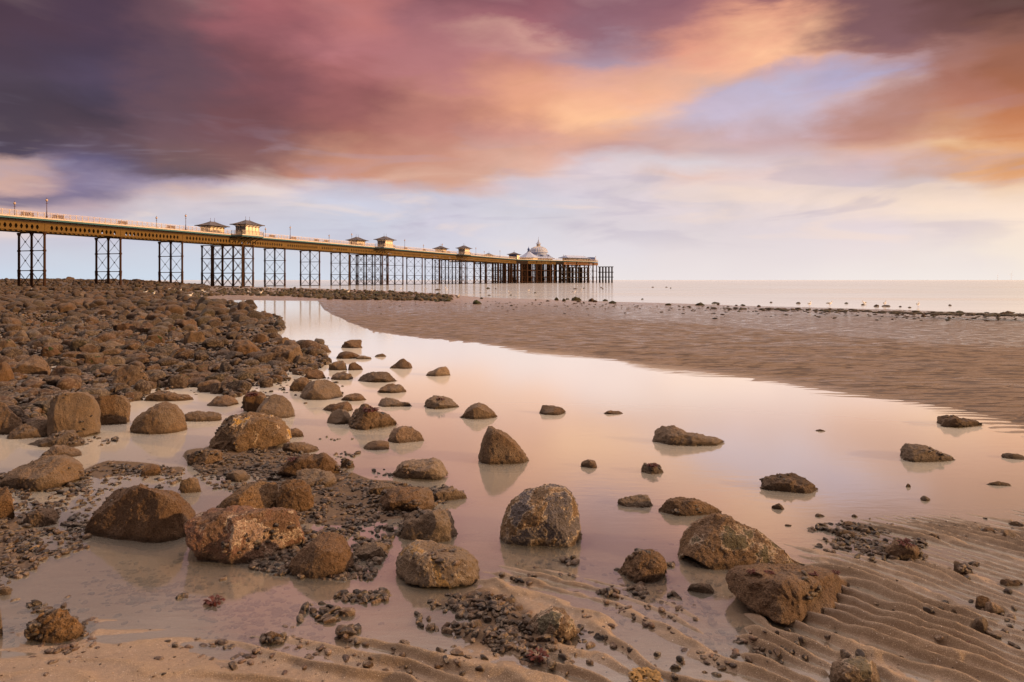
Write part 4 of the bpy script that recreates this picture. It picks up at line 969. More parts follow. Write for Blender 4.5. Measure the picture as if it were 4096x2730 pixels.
for i, (tr, x, y, sit) in enumerate(GULLS):
    sx, sy = tr(x, y); X, Y, Zg = place(sx, sy); p = gsit if sit else gproto
    Zg = max(Zg, SEA if Y > 40 else 0)
    if p not in usedp: o = p; usedp[p] = 1
    else:
        o = p.copy(); COL.objects.link(o)
        for ch in p.children:
            c = ch.copy(); COL.objects.link(c); c.parent = o
    if i == 30: Zg += .28
    elif X < -15 and Y < 120 and i < 16: Zg += .12
    o.location = (X, Y, Zg); o.rotation_euler = (0, 0, rr.choice([0.2, 2.9, -.5, 3.6, .8])); k = 1.05; o.scale = (k, k, k)
    tag(o, GL.get(i, 'white and grey seagull, one of several alike on the distant flats'), 'seagull', None if i in GL else 'seagulls on the distant flats')
#PART3
# ------------------------------------------------------------------ the pier
M_GIRD = paint('mustard_iron', (.135, .078, .022), .35, .6, (.06, .034, .014), 1.5, dirtamt=.6)
M_CREAM = paint('cream_iron', (.62, .50, .42), .15, .5, (.45, .3, .2), 2, dirtamt=.3)
M_TEAL = paint('teal_iron', (.05, .125, .15), .3, .5, (.05, .04, .03), 2)
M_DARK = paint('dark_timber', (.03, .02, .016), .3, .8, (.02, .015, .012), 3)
M_COLM = paint('rusty_column', (.05, .024, .015), .4, .8, (.10, .05, .022), 1.2, dirtamt=.7)
M_ROOF = paint('slate_roof', (.115, .10, .115), .3, .6, (.08, .06, .06), 3)
M_WHITE = paint('cream_board', (.84, .70, .52), .12, .5, (.5, .35, .25), 2, dirtamt=.2)
M_LEAD = paint('lead_roof', (.36, .41, .58), .2, .5, (.26, .28, .38), .8, dirtamt=.4)
M_BLUE = paint('blue_trim', (.04, .07, .22), .2, .5, (.05, .05, .1), 2)
M_BENCH = paint('bench_brown', (.20, .10, .05), .2, .6)
M_LAMP = paint('lamp_iron', (.10, .05, .04), .2, .5)
def glassmat():
    m, nt, out = newmat('window_glass'); T = NT(nt); principled(T, out, (.03, .035, .045), .12, spec=.8); return m
M_GLASS = glassmat()
m, nt, out = newmat('lamp_glass'); T = NT(nt); principled(T, out, (.45, .33, .28), .3); M_GLOBE = m

def PP(t, s, z=0.):          # t = distance ahead of the pier line, s = metres across (0 near girder, + far side)
    return Vector((.3616*t-131.9-.9404*s, t+.3401*s, z))
DD = Vector((.3401, .9404, 0)); NN = Vector((.9404, -.3401, 0))
Z_RAIL, Z_DECK, Z_G1, Z_G0, Z_COL = 13.78, 12.58, 11.80, 10.42, 10.2
TA, TB = 66., 371.
pier = empty('pier', PP(TA, 3.4, 0))
tag(pier, 'long victorian iron pier on braced columns running out to a wide pierhead', 'pier')
PL = pier.location.copy()
def shift(mb):
    mb.v = [(v[0]-PL.x, v[1]-PL.y, v[2]-PL.z) for v in mb.v]; return mb
def pbuild(mb, name, mat, parent=None, smooth=False):
    return shift(mb).build(name, mat, parent or pier, smooth)
UP = (0, 0, 1)
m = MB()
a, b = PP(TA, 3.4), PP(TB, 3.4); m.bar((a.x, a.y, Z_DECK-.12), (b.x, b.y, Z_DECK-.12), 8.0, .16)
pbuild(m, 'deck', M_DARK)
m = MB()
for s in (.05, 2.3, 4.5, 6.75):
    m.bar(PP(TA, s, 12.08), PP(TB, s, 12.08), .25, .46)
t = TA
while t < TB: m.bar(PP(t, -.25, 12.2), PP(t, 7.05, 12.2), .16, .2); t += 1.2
pbuild(m, 'joists', M_DARK)  # dark timber, its near-black tone also standing in for shade under the deck
for s in (-.62, 7.42):
    m = MB(); m.bar(PP(TA, s, 12.46), PP(TB, s, 12.46), .08, .30); pbuild(m, 'fascia', M_TEAL)
def rail(m, p, q, zb=Z_DECK, zt=Z_RAIL, post=1.25, lat=.30, r=.017):
    p = Vector(p); q = Vector(q); d = q-p; L = d.length; d.normalize()
    m.bar((p.x, p.y, zt), (q.x, q.y, zt), .09, .06); m.bar((p.x, p.y, zb+.12), (q.x, q.y, zb+.12), .06, .22); m.bar((p.x, p.y, zt-.18), (q.x, q.y, zt-.18), .03, .03)
    n = max(1, round(L/post))
    for k in range(n+1):
        c = p+d*(L*k/n); m.bar((c.x, c.y, zb), (c.x, c.y, zt), .09)
    h = zt-.2-(zb+.22); n = int(L/lat)
    for k in range(n+1):
        for sg in (1, -1):
            x0 = k*lat; x1 = x0+sg*h*.55
            if x1 < 0 or x1 > L: continue
            c0 = p+d*x0; c1 = p+d*x1
            m.bar((c0.x, c0.y, zb+.22), (c1.x, c1.y, zt-.2), r*2, r)
SH = [173.8, 237.5, 300.8]
for s in (-.55, 7.35):
    t0 = TA
    for c in SH+[None]:
        t1 = (c-3.6) if c else TB
        m = MB(); rail(m, PP(t0, s), PP(t1, s)); pbuild(m, 'railing', M_CREAM)
        if c: t0 = c+3.6
def girder(m, p, q, nh=15, z0=Z_G0, z1=Z_G1, th=.06, end=.055, hh=.42, hw=.27):
    """plate girder pierced by elongated hexagonal holes"""
    p = Vector(p); q = Vector(q); d = q-p; L = d.length; d.normalize(); n = Vector((d.y, -d.x, 0))
    zc = (z0+z1)/2-.02; cell = L*(1-2*end)/nh; x = L*end
    def P3(u, z, o): c = p+d*u+n*o; return (c.x, c.y, z)
    def slab(quad):
        vs = [P3(u, z, th/2) for u, z in quad]+[P3(u, z, -th/2) for u, z in quad]; k = len(quad)
        m.add(vs, [tuple(range(k)), tuple(range(2*k-1, k-1, -1))])
    slab([(0, z0), (x, z0), (x, z1), (0, z1)]); slab([(L-x, z0), (L, z0), (L, z1), (L-x, z1)])
    for k in range(nh):
        a = x+k*cell; b = a+cell; c = (a+b)/2
        H = [(c-.09, zc+hh), (c+.09, zc+hh), (c+hw, zc+.08), (c+hw, zc-.08), (c+.09, zc-hh), (c-.09, zc-hh), (c-hw, zc-.08), (c-hw, zc+.08)]
        slab([(a, z1), (a, zc+.08), H[7], H[0], (c-.09, z1)]); slab([(c-.09, z1), H[0], H[1], (c+.09, z1)]); slab([(c+.09, z1), H[1], H[2], (b, zc+.08), (b, z1)])
        slab([(b, zc+.08), H[2], H[3], (b, zc-.08)]); slab([(b, zc-.08), H[3], H[4], (c+.09, z0), (b, z0)]); slab([(c+.09, z0), H[4], H[5], (c-.09, z0)])
        slab([(c-.09, z0), H[5], H[6], (a, zc-.08), (a, z0)]); slab([(a, zc-.08), H[6], H[7], (a, zc+.08)])
        vs = [P3(u, z, th/2) for u, z in H]+[P3(u, z, -th/2) for u, z in H]
        m.add(vs, [(i, i+8, (i+1) % 8+8, (i+1) % 8) for i in range(8)])
    m.bar(P3(0, z1, 0), P3(L, z1, 0), .40, .08); m.bar(P3(0, z0-.02, 0), P3(L, z0-.02, 0), .46, .10)
    m.bar(P3(.03, z0, .04), P3(.03, z1, .04), .10)
BT = [81., 96., 111., 126.1, 141.1, 156.2, 171.3, 174.9, 190., 205., 219.8, 234.6, 238.2, 253., 267.5, 282.3, 297., 300.7, 315.8, 330.7, 345.6, 361.]
bays = [TA]+BT+[TB]
for s, bk in ((0, False), (6.8, True), (3.4, True)):
    for a, b in zip(bays[:-1], bays[1:]):
        n = max(2, round((b-a)/1.02*.99)); m = MB(); girder(m, PP(a, s), PP(b, s), n if b-a > 5 else 3)
        pbuild(m, 'girder', M_GIRD)
def column_mb(x, y, ztop=Z_COL, zbot=-1.2, r=.2, seed=0, n=12):
    m = MB(); rn = random.Random(seed)
    prof = [(r*1.5, zbot)]
    z = zbot+.3
    while z < 3.2: prof.append((r*rn.uniform(1.12, 1.42), z)); z += .22 if r > .15 else .35
    for zz_ in (3.15, 6.85):
        prof += [(r*1.05, zz_-.18), (r*1.45, zz_-.16), (r*1.45, zz_+.16), (r*1.05, zz_+.18)]
    prof += [(r, ztop-.55), (r*1.1, ztop-.5), (r*1.9, ztop-.06), (r*1.9, ztop)]
    prof = [p for p in prof if p[1] <= ztop]
    m.lathe((x, y, 0), prof, n); return m
def bent(t, ss, k):
    m = MB()
    for z in (6.85, 3.15, -.25):
        w = .13 if z > 0 else .2
        m.bar(PP(t, ss[0], z), PP(t, ss[-1], z), w, w*1.2)
    for a, b in zip(ss[:-1], ss[1:]):
        for z0, z1, r in ((7.0, 10.1, .055), (3.35, 6.7, .055), (-.2, 3.0, .085)):
            m.bar(PP(t, a, z0), PP(t, b, z1), r); m.bar(PP(t, b, z0), PP(t, a, z1), r)
            c = (PP(t, a, (z0+z1)/2)+PP(t, b, (z0+z1)/2))/2; m.lathe(c, [(.05, -.14), (.15, -.08), (.15, .08), (.05, .14)], 6)
    m.bar(PP(t, ss[0]-.3, 10.2), PP(t, ss[-1]+.3, 10.2), .3, .18)
    o = pbuild(m, 'bent', M_COLM)
    for j, s in enumerate(ss):
        c = PP(t, s); m = column_mb(c.x, c.y, seed=k*7+j); shift(m).build('column', M_COLM, o, True)
for k, t in enumerate(BT):
    cl = [c for c in SH if abs(t-c) < 5]
    bent(t, [0, 3.4, 6.8] if not cl else [-2.9, 0, 3.4, 6.8, 9.9], k)
for c in SH:      # braces running along the pier inside the doubled bents
    for s in (-2.9, 0, 3.4, 6.8, 9.9):
        m = MB()
        lo, hi = sorted([t for t in BT if abs(t-c) < 5])
        for z in (6.85, 3.15, -.25): m.bar(PP(lo, s, z), PP(hi, s, z), .13)
        for z0, z1 in ((7.0, 10.1), (3.35, 6.7), (-.2, 3.0)): m.bar(PP(lo, s, z0), PP(hi, s, z1), .06); m.bar(PP(hi, s, z0), PP(lo, s, z1), .06)
        pbuild(m, 'brace', M_COLM)
# bays that carry the shelters
for c in SH:
    for sg, s0 in ((-1, -.55), (1, 7.35)):
        s1 = s0+sg*3.3; m = MB()
        mid = PP(c, (s0+s1)/2, Z_DECK-.13); a = PP(c-3.6, (s0+s1)/2); b = PP(c+3.6, (s0+s1)/2)
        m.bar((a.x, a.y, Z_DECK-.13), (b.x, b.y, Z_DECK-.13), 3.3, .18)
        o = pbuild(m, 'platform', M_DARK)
        m = MB(); rail(m, PP(c-3.6, s0), PP(c-3.6, s1)); rail(m, PP(c-3.6, s1), PP(c+3.6, s1)); rail(m, PP(c+3.6, s1), PP(c+3.6, s0)); shift(m).build('railing', M_CREAM, o)
        m = MB()
        m.bar(PP(c-3.6, s1+sg*.06, 12.4), PP(c+3.6, s1+sg*.06, 12.4), .07, .32)
        for e in (-3.65, 3.65): m.bar(PP(c+e, s0, 12.4), PP(c+e, s1, 12.4), .07, .32)
        shift(m).build('fascia', M_TEAL, o)
        m = MB()
        for e in (-3.4, -1.7, 0, 1.7, 3.4):      # raking brackets under the platform
            P0 = PP(c+e, s0+sg*.1, 10.5); pts = [PP(c+e, s0, 10.6), PP(c+e, s0+sg*.5, 11.0), PP(c+e, s0+sg*1.4, 11.6), PP(c+e, s1, 12.2)]
            for a_, b_ in zip(pts[:-1], pts[1:]): m.bar(a_, b_, .16, .2)
            m.bar(PP(c+e, s0, 12.1), PP(c+e, s1, 12.1), .14, .2)
        shift(m).build('bracket', M_GIRD, o)
# ---- pierhead
HA, HB_, HC = Vector((-22., 388., 0)), Vector((2.4, 371., 0)), Vector((52.6, 418., 0))
u1 = (HC-HB_).normalized(); u2 = (HA-HB_).normalized()
HD = HC+Vector((-.68, .73, 0))*30; HE = HA+Vector((-.68, .73, 0))*4+u1*6+Vector((-.68, .73, 0))*26
poly = [HA, HB_, HC, HD, HE]
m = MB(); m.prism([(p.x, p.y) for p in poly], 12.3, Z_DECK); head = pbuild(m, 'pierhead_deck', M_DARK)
m = MB(); n = len(poly)
for i in range(n): rail(m, poly[i], poly[(i+1) % n], post=1.6, lat=.4, r=.02)
shift(m).build('railing', M_CREAM, head)
m = MB()
for i in range(n):
    a, b = poly[i], poly[(i+1) % n]; m.bar((a.x, a.y, 12.42), (b.x, b.y, 12.42), .14, .34)
shift(m).build('fascia', M_TEAL, head)
gseg = [(HB_, HB_+u1*9, M_DARK), (HB_+u1*9, HB_+u1*24, M_GIRD), (HB_+u1*24, HB_+u1*31, M_GIRD), (HB_+u1*31, HB_+u1*38, M_DARK), (HB_+u1*38, HC, M_BENCH), (HA, HB_, M_DARK), (HC, HD, M_BENCH)]
for a, b, mt in gseg:
    m = MB(); L = (b-a).length; girder(m, a, b, max(2, round(L/1.05))); shift(m).build('girder', mt, head)
nd = Vector((-.68, .73, 0)); hcols = []
for j in range(5):
    for i in range(19):
        if i % 2 and j > 3: continue
        p = HB_+u1*(.8+i*3.72)+nd*(.3+j*6.6); hcols.append(p)
for i in range(7): hcols.append(HA+(HB_-HA)*((i+.2)/7)+Vector((0, .6, 0)))
for i, p in enumerate(hcols[:99]):
    m = column_mb(p.x+random.uniform(-.3, .3), p.y, 11.9, r=.40 if i % 3 else .28, seed=900+i, n=8); shift(m).build('column', M_COLM, head, True)
for j in range(5):
    m = MB()
    for i in range(18):
        p = HB_+u1*(.8+i*3.72)+nd*(.3+j*6.6); q = p+u1*3.72
        for z in (6.85, 3.15, .3): m.bar((p.x, p.y, z), (q.x, q.y, z), .24)
        if (i+j) % 3 != 2:
            for z0, z1 in ((6.9, 11.5), (3.2, 6.8), (-.2, 3.1)):
                m.bar((p.x, p.y, z0), (q.x, q.y, z1), .09); m.bar((q.x, q.y, z0), (p.x, p.y, z1), .09)
    shift(m).build('brace', M_COLM, head)
m = MB()
for i in range(6):
    p = HA+(HB_-HA)*((i+.2)/7); q = HA+(HB_-HA)*((i+1.2)/7)
    for z in (6.85, 3.15, .3): m.bar((p.x, p.y, z), (q.x, q.y, z), .16)
    for z0, z1 in ((6.9, 11.5), (3.2, 6.8), (-.2, 3.1)): m.bar((p.x, p.y, z0), (q.x, q.y, z1), .09); m.bar((q.x, q.y, z0), (p.x, p.y, z1), .09)
shift(m).build('brace', M_COLM, head)
for j in range(1, 6):      # joists under the head
    pass
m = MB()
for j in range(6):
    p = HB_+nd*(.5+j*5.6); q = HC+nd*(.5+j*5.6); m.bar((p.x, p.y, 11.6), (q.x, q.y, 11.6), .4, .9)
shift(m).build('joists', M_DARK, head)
# ---- landing stages
def stage(name, label, p0, p1, back, ztop, ncol, r, zlow=1.7):
    p0 = Vector(p0); p1 = Vector(p1); back = Vector(back); o = empty(name, p0); tag(o, label, 'landing stage')
    m = MB(); P = [p0, p1, p1+back, p0+back]; m.prism([(v.x-p0.x, v.y-p0.y) for v in P], ztop-.35, ztop); m.build('deck', M_DARK, o)
    m = MB(); 
    for z in (zlow+1.2, zlow+4.2):
        if z > ztop-1: continue
        for bb in (0, 1):
            m = MB(); a = back*bb; b = p1-p0+back*bb; m.bar((a.x, a.y, z), (b.x, b.y, z), .35, .4); m.build('beam', M_DARK, o)
    for i in range(ncol):
        for bb in (.04, .96):
            c = (p1-p0)*((i+.5)/ncol)+back*bb; mm = MB(); mm.lathe((c.x, c.y, 0), [(r*1.2, -1.5), (r*1.1, 1.2), (r, 2.2), (r, ztop-.3)], 8); mm.build('pile', M_DARK, o, True)
    return o
q0 = HB_+u1*33; q1 = HB_+u1*56
stage('landing_stage', 'lower dark timber landing stage in front of the pierhead', q0+Vector((2.6, -2.6, 0)), q1+Vector((2.6, -2.6, 0)), (-1.9, 1.9, 0), 9.0, 9, .42)
stage('jetty', 'bare dark timber jetty on tall piles at the seaward end of the pier', HC+Vector((.2, .9, 0)), HC+Vector((.2, .9, 0))+Vector((9.2, -1.5, 0)), (1., 6.5, 0), 9.7, 5, .45, 2.0)

# ---- shelters
def hip_roof(m, L, W, z0, z1, rl, flare=.42, n=4):
    """flared hipped roof: rings from eaves (L x W) to ridge of length rl"""
    rings = []
    for k in range(n+1):
        t = k/n; zz_ = z0+(z1-z0)*(t**1.35); a = L/2*(1-t)+rl/2*t; b = W/2*(1-t)+.03*t; rings.append((a, b, zz_))
    vs = []; fs = []
    for a, b, z in rings: vs += [(-a, -b, z), (a, -b, z), (a, b, z), (-a, b, z)]
    for k in range(n):
        for i in range(4): fs.append((k*4+i, k*4+(i+1) % 4, (k+1)*4+(i+1) % 4, (k+1)*4+i))
    fs.append((3, 2, 1, 0)); fs.append(tuple(n*4+i for i in range(4))); m.add(vs, fs)
    for i in range(4):       # hips
        for k in range(n): m.bar(vs[k*4+i], vs[k*4+4+i], .10, .08)
    for f in np.linspace(-.8, .8, 7):      # lead rolls
        for sgn in (-1, 1):
            for k in range(n-1):
                a0, b0, z0_ = rings[k]; a1, b1, z1_ = rings[k+1]
                m.bar((f*a0, sgn*b0, z0_+.02), (f*a1, sgn*b1, z1_+.02), .05, .05); m.bar((sgn*a0, f*b0, z0_+.02), (sgn*a1, f*b1, z1_+.02), .05, .05)
    m.box(-L/2-.03, L/2+.03, -W/2-.03, W/2+.03, z0-.12, z0-.003)
def make_shelter(dim=(4.9, 3.1), wallmat=None, closed=False):
    o = empty('pier_shelter'); L, W = dim; h = 2.78; wm = wallmat or M_WHITE
    m = MB()
    m.box(-L/2, L/2, -W/2, -W/2+.1, 0, .95); m.box(-L/2, L/2, W/2-.1, W/2, 0, .95); m.box(-L/2, -L/2+.1, -W/2+.1, W/2-.1, 0, .95); m.box(L/2-.1, L/2, -W/2+.1, W/2-.1, 0, .95)
    m.box(-L/2, L/2, -W/2, W/2, h-.45, h-.004)
    m.box(-L/2+.2, L/2-.2, -.05, .05, .95, h-.45)       # centre partition
    o_ = m.build('wall', wm, o)
    m = MB()     # long faces: boarded panels with rounded heads between posts
    for sg in (-1, 1):
        nb = 4; bw = L/nb
        for k in range(nb):
            xa = -L/2+k*bw+.1; xb = xa+bw-.2; y = sg*(W/2-.12); pts = [(xa, .95), (xb, .95)]
            for j in range(7): a = PI*j/6; pts.append(((xa+xb)/2+(xb-xa)/2*math.cos(a), 1.95+.28*math.sin(a)))
            V = [(p[0], y-.03, p[1]) for p in pts]+[(p[0], y+.03, p[1]) for p in pts]; n = len(pts)
            m.add(V, [tuple(range(n)), tuple(range(2*n-1, n-1, -1))]+[(i, (i+1) % n, n+(i+1) % n, n+i) for i in range(n)])
    m.build('panel', wm, o)
    m = MB()
    for sg in (-1, 1): m.box(sg*(L/2-.09)-.015, sg*(L/2-.09)+.015, -W/2+.12, W/2-.12, .95, h-.45)
    w = m.build('window', M_GLASS if not closed else wm, o)
    m = MB()
    for sg in (-1, 1):
        for yy in np.linspace(-W/2+.5, W/2-.5, 4): m.bar((sg*(L/2-.05), yy, .95), (sg*(L/2-.05), yy, h-.45), .07)
        m.bar((sg*(L/2-.05), -W/2+.1, 1.7), (sg*(L/2-.05), W/2-.1, 1.7), .06)
    m.build('frame', M_CREAM, w)
    m = MB()
    for x in np.linspace(-L/2+.06, L/2-.06, 5):
        for y in (-W/2+.05, W/2-.05): m.bar((x, y, 0), (x, y, h-.03), .15)
    m.build('post', M_CREAM, o)
    m = MB(); hip_roof(m, L+2.0, W+2.0, h, h+1.15, 1.4); m.build('roof', M_ROOF, o)
    for x in (-.7, .7):
        m = MB(); m.lathe((x, 0, h+1.1), [(.07, 0), (.09, .1), (.03, .2), (.07, .35), (.025, .45), (.02, .7), (.06, .78), (.005, 1.05)], 6); m.build('finial', M_LAMP, o)
    m = MB()
    for x in np.linspace(-L/2+.06, L/2-.06, 5):
        for sg in (-1, 1):
            m.bar((x, sg*W/2, h-.7), (x, sg*(W/2+.35), h-.25), .07); m.bar((x, sg*(W/2+.35), h-.25), (x, sg*(W/2+.9), h-.13), .07)
    for y in np.linspace(-W/2+.06, W/2-.06, 3):
        for sg in (-1, 1):
            m.bar((sg*L/2, y, h-.7), (sg*(L/2+.35), y, h-.25), .07); m.bar((sg*(L/2+.35), y, h-.25), (sg*(L/2+.9), y, h-.13), .07)
    m.build('bracket', M_DARK, o)
    return o
def copy_tree(o, parent=None):
    c = o.copy(); COL.objects.link(c); c.parent = parent
    for ch in o.children: copy_tree(ch, c)
    return c
proto = make_shelter(); first = True; AZ = math.atan2(.9404, .3401)
ordn = ['nearest', 'second', 'third']
for i, c in enumerate(SH):
    for s, side in ((-1.75-.45, 'near'), (9.05, 'far')):
        o = proto if first else copy_tree(proto); first = False
        o.location = PP(c, s, Z_DECK+.01); o.rotation_euler = (0, 0, AZ)
        lab = {('near', 0): 'largest looking pier shelter, with sunlit cream boards on the facing side of the deck', ('far', 0): 'pier shelter showing only its slate roof just left of the largest looking one',
               ('near', 1): 'second sunlit pier shelter along the facing side, halfway to the pierhead', ('far', 1): 'slate roofed shelter across the deck from the second sunlit one, lamp post in front',
               ('near', 2): 'third sunlit pier shelter, smallest of the cream ones projecting from the deck', ('far', 2): 'low looking slate roof across the deck from the third sunlit shelter'}[(side, i)]
        tag(o, lab, 'pier shelter', 'hip roofed shelters on the pier')
o = make_shelter((5.6, 4.4), M_BLUE, True); o.location = HB_+Vector((-1.2, 1.4, Z_DECK+.01)); o.rotation_euler = (0, 0, AZ+.1); o.name = 'pier_kiosk'
m = MB(); m.box(-2.7, 2.7, -2.27, -2.205, .1, 2.3); m.build('sunlit_board', M_WHITE, o)
tag(o, 'blue sided kiosk with a cream boarded front at the bend of the pierhead', 'kiosk')
o = copy_tree(proto); o.location = Vector((-13.2, 386.5, Z_DECK+.01)); o.rotation_euler = (0, 0, AZ); tag(o, 'low roofed shelter at the left rear arm of the pierhead', 'pier shelter', 'hip roofed shelters on the pier')
# ---- lamps and benches
def make_lamp():
    o = empty('lamp_post'); m = MB()
    m.lathe((0, 0, 0), [(.16, 0), (.16, .25), (.09, .4), (.07, 1.2), (.055, 1.3), (.05, 2.55), (.10, 2.6), (.05, 2.66), (.05, 2.9), (.11, 2.98)], 8); m.bar((-.28, 0, 2.62), (.28, 0, 2.62), .04); m.build('pole', M_LAMP, o)
    m = MB(); m.lathe((0, 0, 2.98), [(.09, 0), (.2, .1), (.23, .22), (.2, .34), (.1, .44)], 10); m.build('globe', M_GLOBE, o, True)
    m = MB(); m.lathe((0, 0, 3.42), [(.12, 0), (.05, .08), (.02, .12), (.05, .17), (.005, .28)], 8); m.build('finial', M_LAMP, o)
    return o
def t_of(xsrc, s):
    u = (xsrc/4-512)/F     # solve X(t)/Y(t) = u
    return (131.9+.9404*s+.3401*s*u)/(.3616-u)
lp = make_lamp(); first = True
for xs, s in [(187, -.75), (743, -.75), (1161, -.75), (1407, -.75), (1619, -.75), (1769.5, -.75), (1903.5, -.75), (2000, -.75), (58.6, 7.2), (626, 7.2), (1062, 7.2), (1316.6, 7.2), (1694, 7.2), (1937, 7.2)]:
    o = lp if first else copy_tree(lp); first = False
    o.location = PP(t_of(xs, s), s, Z_DECK+(.3 if s < 0 else 0)); o.rotation_euler = (0, 0, AZ)
    lab = {187: 'tallest looking lamp post, at the left on the facing side of the pier', 58.6: 'lamp post on the far side of the deck at the left edge'}.get(xs, 'slender iron globe lamp post, one of several alike along the pier railing')
    tag(o, lab, 'lamp post', 'lamp posts along the pier')
for f in (.36, .55, .97):
    o = copy_tree(lp); o.location = HB_+(HC-HB_)*f+Vector((0, 0, Z_DECK)); tag(o, 'slender iron globe lamp post, one of a few alike on the pierhead railing', 'lamp post', 'lamp posts on the pierhead')
def make_bench():
    o = empty('bench'); L = 2.3
    m = MB(); m.box(-L/2, L/2, -.25, .2, .42, .47); m.build('seat', M_BENCH, o)
    m = MB()
    for z in (.5, .95): m.box(-L/2, L/2, .2, .25, z, z+.07)
    for x in np.linspace(-L/2+.04, L/2-.04, 7): m.bar((x, .225, .42), (x, .225, 1.0), .05)
    for k in range(12):
        x = -L/2+.1+k*(L-.2)/12; m.bar((x, .225, .56), (x+.18, .225, .96), .05); m.bar((x+.18, .225, .56), (x, .225, .96), .05)
    m.build('backrest', M_BENCH, o)
    for x in (-L/2+.15, L/2-.15):
        m = MB(); m.bar((x, -.2, 0), (x, -.2, .42), .06); m.bar((x, .2, 0), (x, .2, .42), .06); m.build('leg', M_LAMP, o)
    return o
bp = make_bench(); first = True
for xs in (106, 230, 488, 681, 1085, 1172.7, 1263.5, 1302.6, 1412, 1622, 1694, 1792):
    o = bp if first else copy_tree(bp); first = False
    o.location = PP(t_of(xs, 0.), 0., Z_DECK); o.rotation_euler = (0, 0, AZ+PI)
    tag(o, 'brown lattice backed bench, one of several alike behind the pier railing', 'bench', 'benches along the pier deck')

# ---- pavilion
c = Vector((.0388*410, 410, Z_DECK)); pv = empty('pavilion', c, AZ+.55); tag(pv, 'domed pavilion with silver lead roofs and spired lantern on the pierhead', 'pavilion')
def ring_roof(m, rings, n=8, rot=PI/8, sx=1, sy=1):
    m.lathe((0, 0, 0), rings, n, sx, sy, rot)
m = MB(); ring_roof(m, [(8.4, 0), (8.4, 1.7)]); m.build('wall', M_WHITE, pv)
m = MB()
for k in range(8):
    a0 = PI/8+k*PI/4; a1 = a0+PI/4; p = Vector((math.cos(a0), math.sin(a0), 0))*8.45; q = Vector((math.cos(a1), math.sin(a1), 0))*8.45
    for j in range(5):
        a = p+(q-p)*((j+.18)/5); b = p+(q-p)*((j+.82)/5); m.bar((a.x, a.y, 1.0), (b.x, b.y, 1.0), .05, .9)
m.build('window', M_GLASS, pv)
m = MB(); ring_roof(m, [(9.8, 1.55), (9.8, 1.72), (8.3, 2.4), (6.4, 3.5), (6.2, 3.52)])
for k in range(48):
    a = 2*PI*k/48; ca, sa = math.cos(a), math.sin(a); f = 1/math.cos(((a-PI/8) % (PI/4))-PI/8)*math.cos(PI/8); 
    m.bar((9.75*f*ca, 9.75*f*sa, 1.76), (8.3*f*ca, 8.3*f*sa, 2.44), .08); m.bar((8.3*f*ca, 8.3*f*sa, 2.44), (6.4*f*ca, 6.4*f*sa, 3.54), .08)
m.build('lower_roof', M_LEAD, pv)
m = MB(); ring_roof(m, [(9.83, 1.42), (9.83, 1.54)]); m.build('eaves_trim', M_BLUE, pv)
m = MB()      # gabled clerestory vents
for k in range(8):
    a = k*PI/4+PI/4; d = Vector((math.cos(a), math.sin(a), 0)); n = Vector((-d.y, d.x, 0)); b = d*7.0
    V = [b-n*1.9+Vector((0, 0, 2.9)), b+n*1.9+Vector((0, 0, 2.9)), b+Vector((0, 0, 4.0)), b*.66-n*1.7+Vector((0, 0, 3.6)), b*.66+n*1.7+Vector((0, 0, 3.6)), b*.66+Vector((0, 0, 4.1))]
    m.add(V, [(0, 1, 2), (1, 4, 5, 2), (0, 2, 5, 3), (3, 5, 4)])
g = m.build('gable', M_LEAD, pv)
m = MB()
for k in range(8):
    a = k*PI/4+PI/4; d = Vector((math.cos(a), math.sin(a), 0)); n = Vector((-d.y, d.x, 0)); b = d*7.03
    m.add([b-n*1.55+Vector((0, 0, 2.98)), b+n*1.55+Vector((0, 0, 2.98)), b+Vector((0, 0, 3.86))], [(0, 1, 2)])
m.build('vent', M_BLUE, g)
m = MB(); ring_roof(m, [(6.3, 3.4), (5.2, 4.1), (5.0, 4.6), (5.0, 5.2)], 16, 0); m.build('drum', M_LEAD, pv)
m = MB(); m.lathe((0, 0, 0), [(5.75, 5.15), (5.8, 5.3), (5.45, 5.7), (5.25, 6.4), (4.9, 7.1), (4.1, 7.9), (2.8, 8.5), (1.5, 8.85), (1.5, 9.0)], 24)
dome = m.build('dome', M_LEAD, pv, True)
m = MB(); pr = [(5.8, 5.3), (5.47, 5.7), (5.28, 6.4), (4.93, 7.1), (4.13, 7.93), (2.83, 8.53), (1.5, 8.88)]
for k in range(24):
    a = 2*PI*k/24
    for (r0, z0), (r1, z1) in zip(pr[:-1], pr[1:]): m.bar((r0*math.cos(a), r0*math.sin(a), z0), (r1*math.cos(a), r1*math.sin(a), z1), .12)
m.build('rib', M_WHITE, dome)
m = MB(); m.lathe((0, 0, 0), [(1.35, 8.9), (1.35, 9.2), (1.0, 9.25), (1.0, 10.3), (1.3, 10.35), (1.3, 10.5)], 8); ln = m.build('lantern', M_WHITE, pv)
m = MB()
for k in range(8):
    a = 2*PI*k/8+PI/8; m.box(math.cos(a)*.98-.16, math.cos(a)*.98+.16, math.sin(a)*.98-.16, math.sin(a)*.98+.16, 9.4, 10.15)
m.build('pane', M_BLUE, ln)
m = MB(); m.lathe((0, 0, 0), [(1.75, 10.5), (1.7, 10.6), (1.0, 11.1), (.5, 11.8), (.25, 12.6), (.1, 13.4), (.06, 14.2), (.16, 14.3), (.16, 14.45), (.04, 14.55), (.01, 15.2)], 10); m.build('spire', M_LEAD, pv)
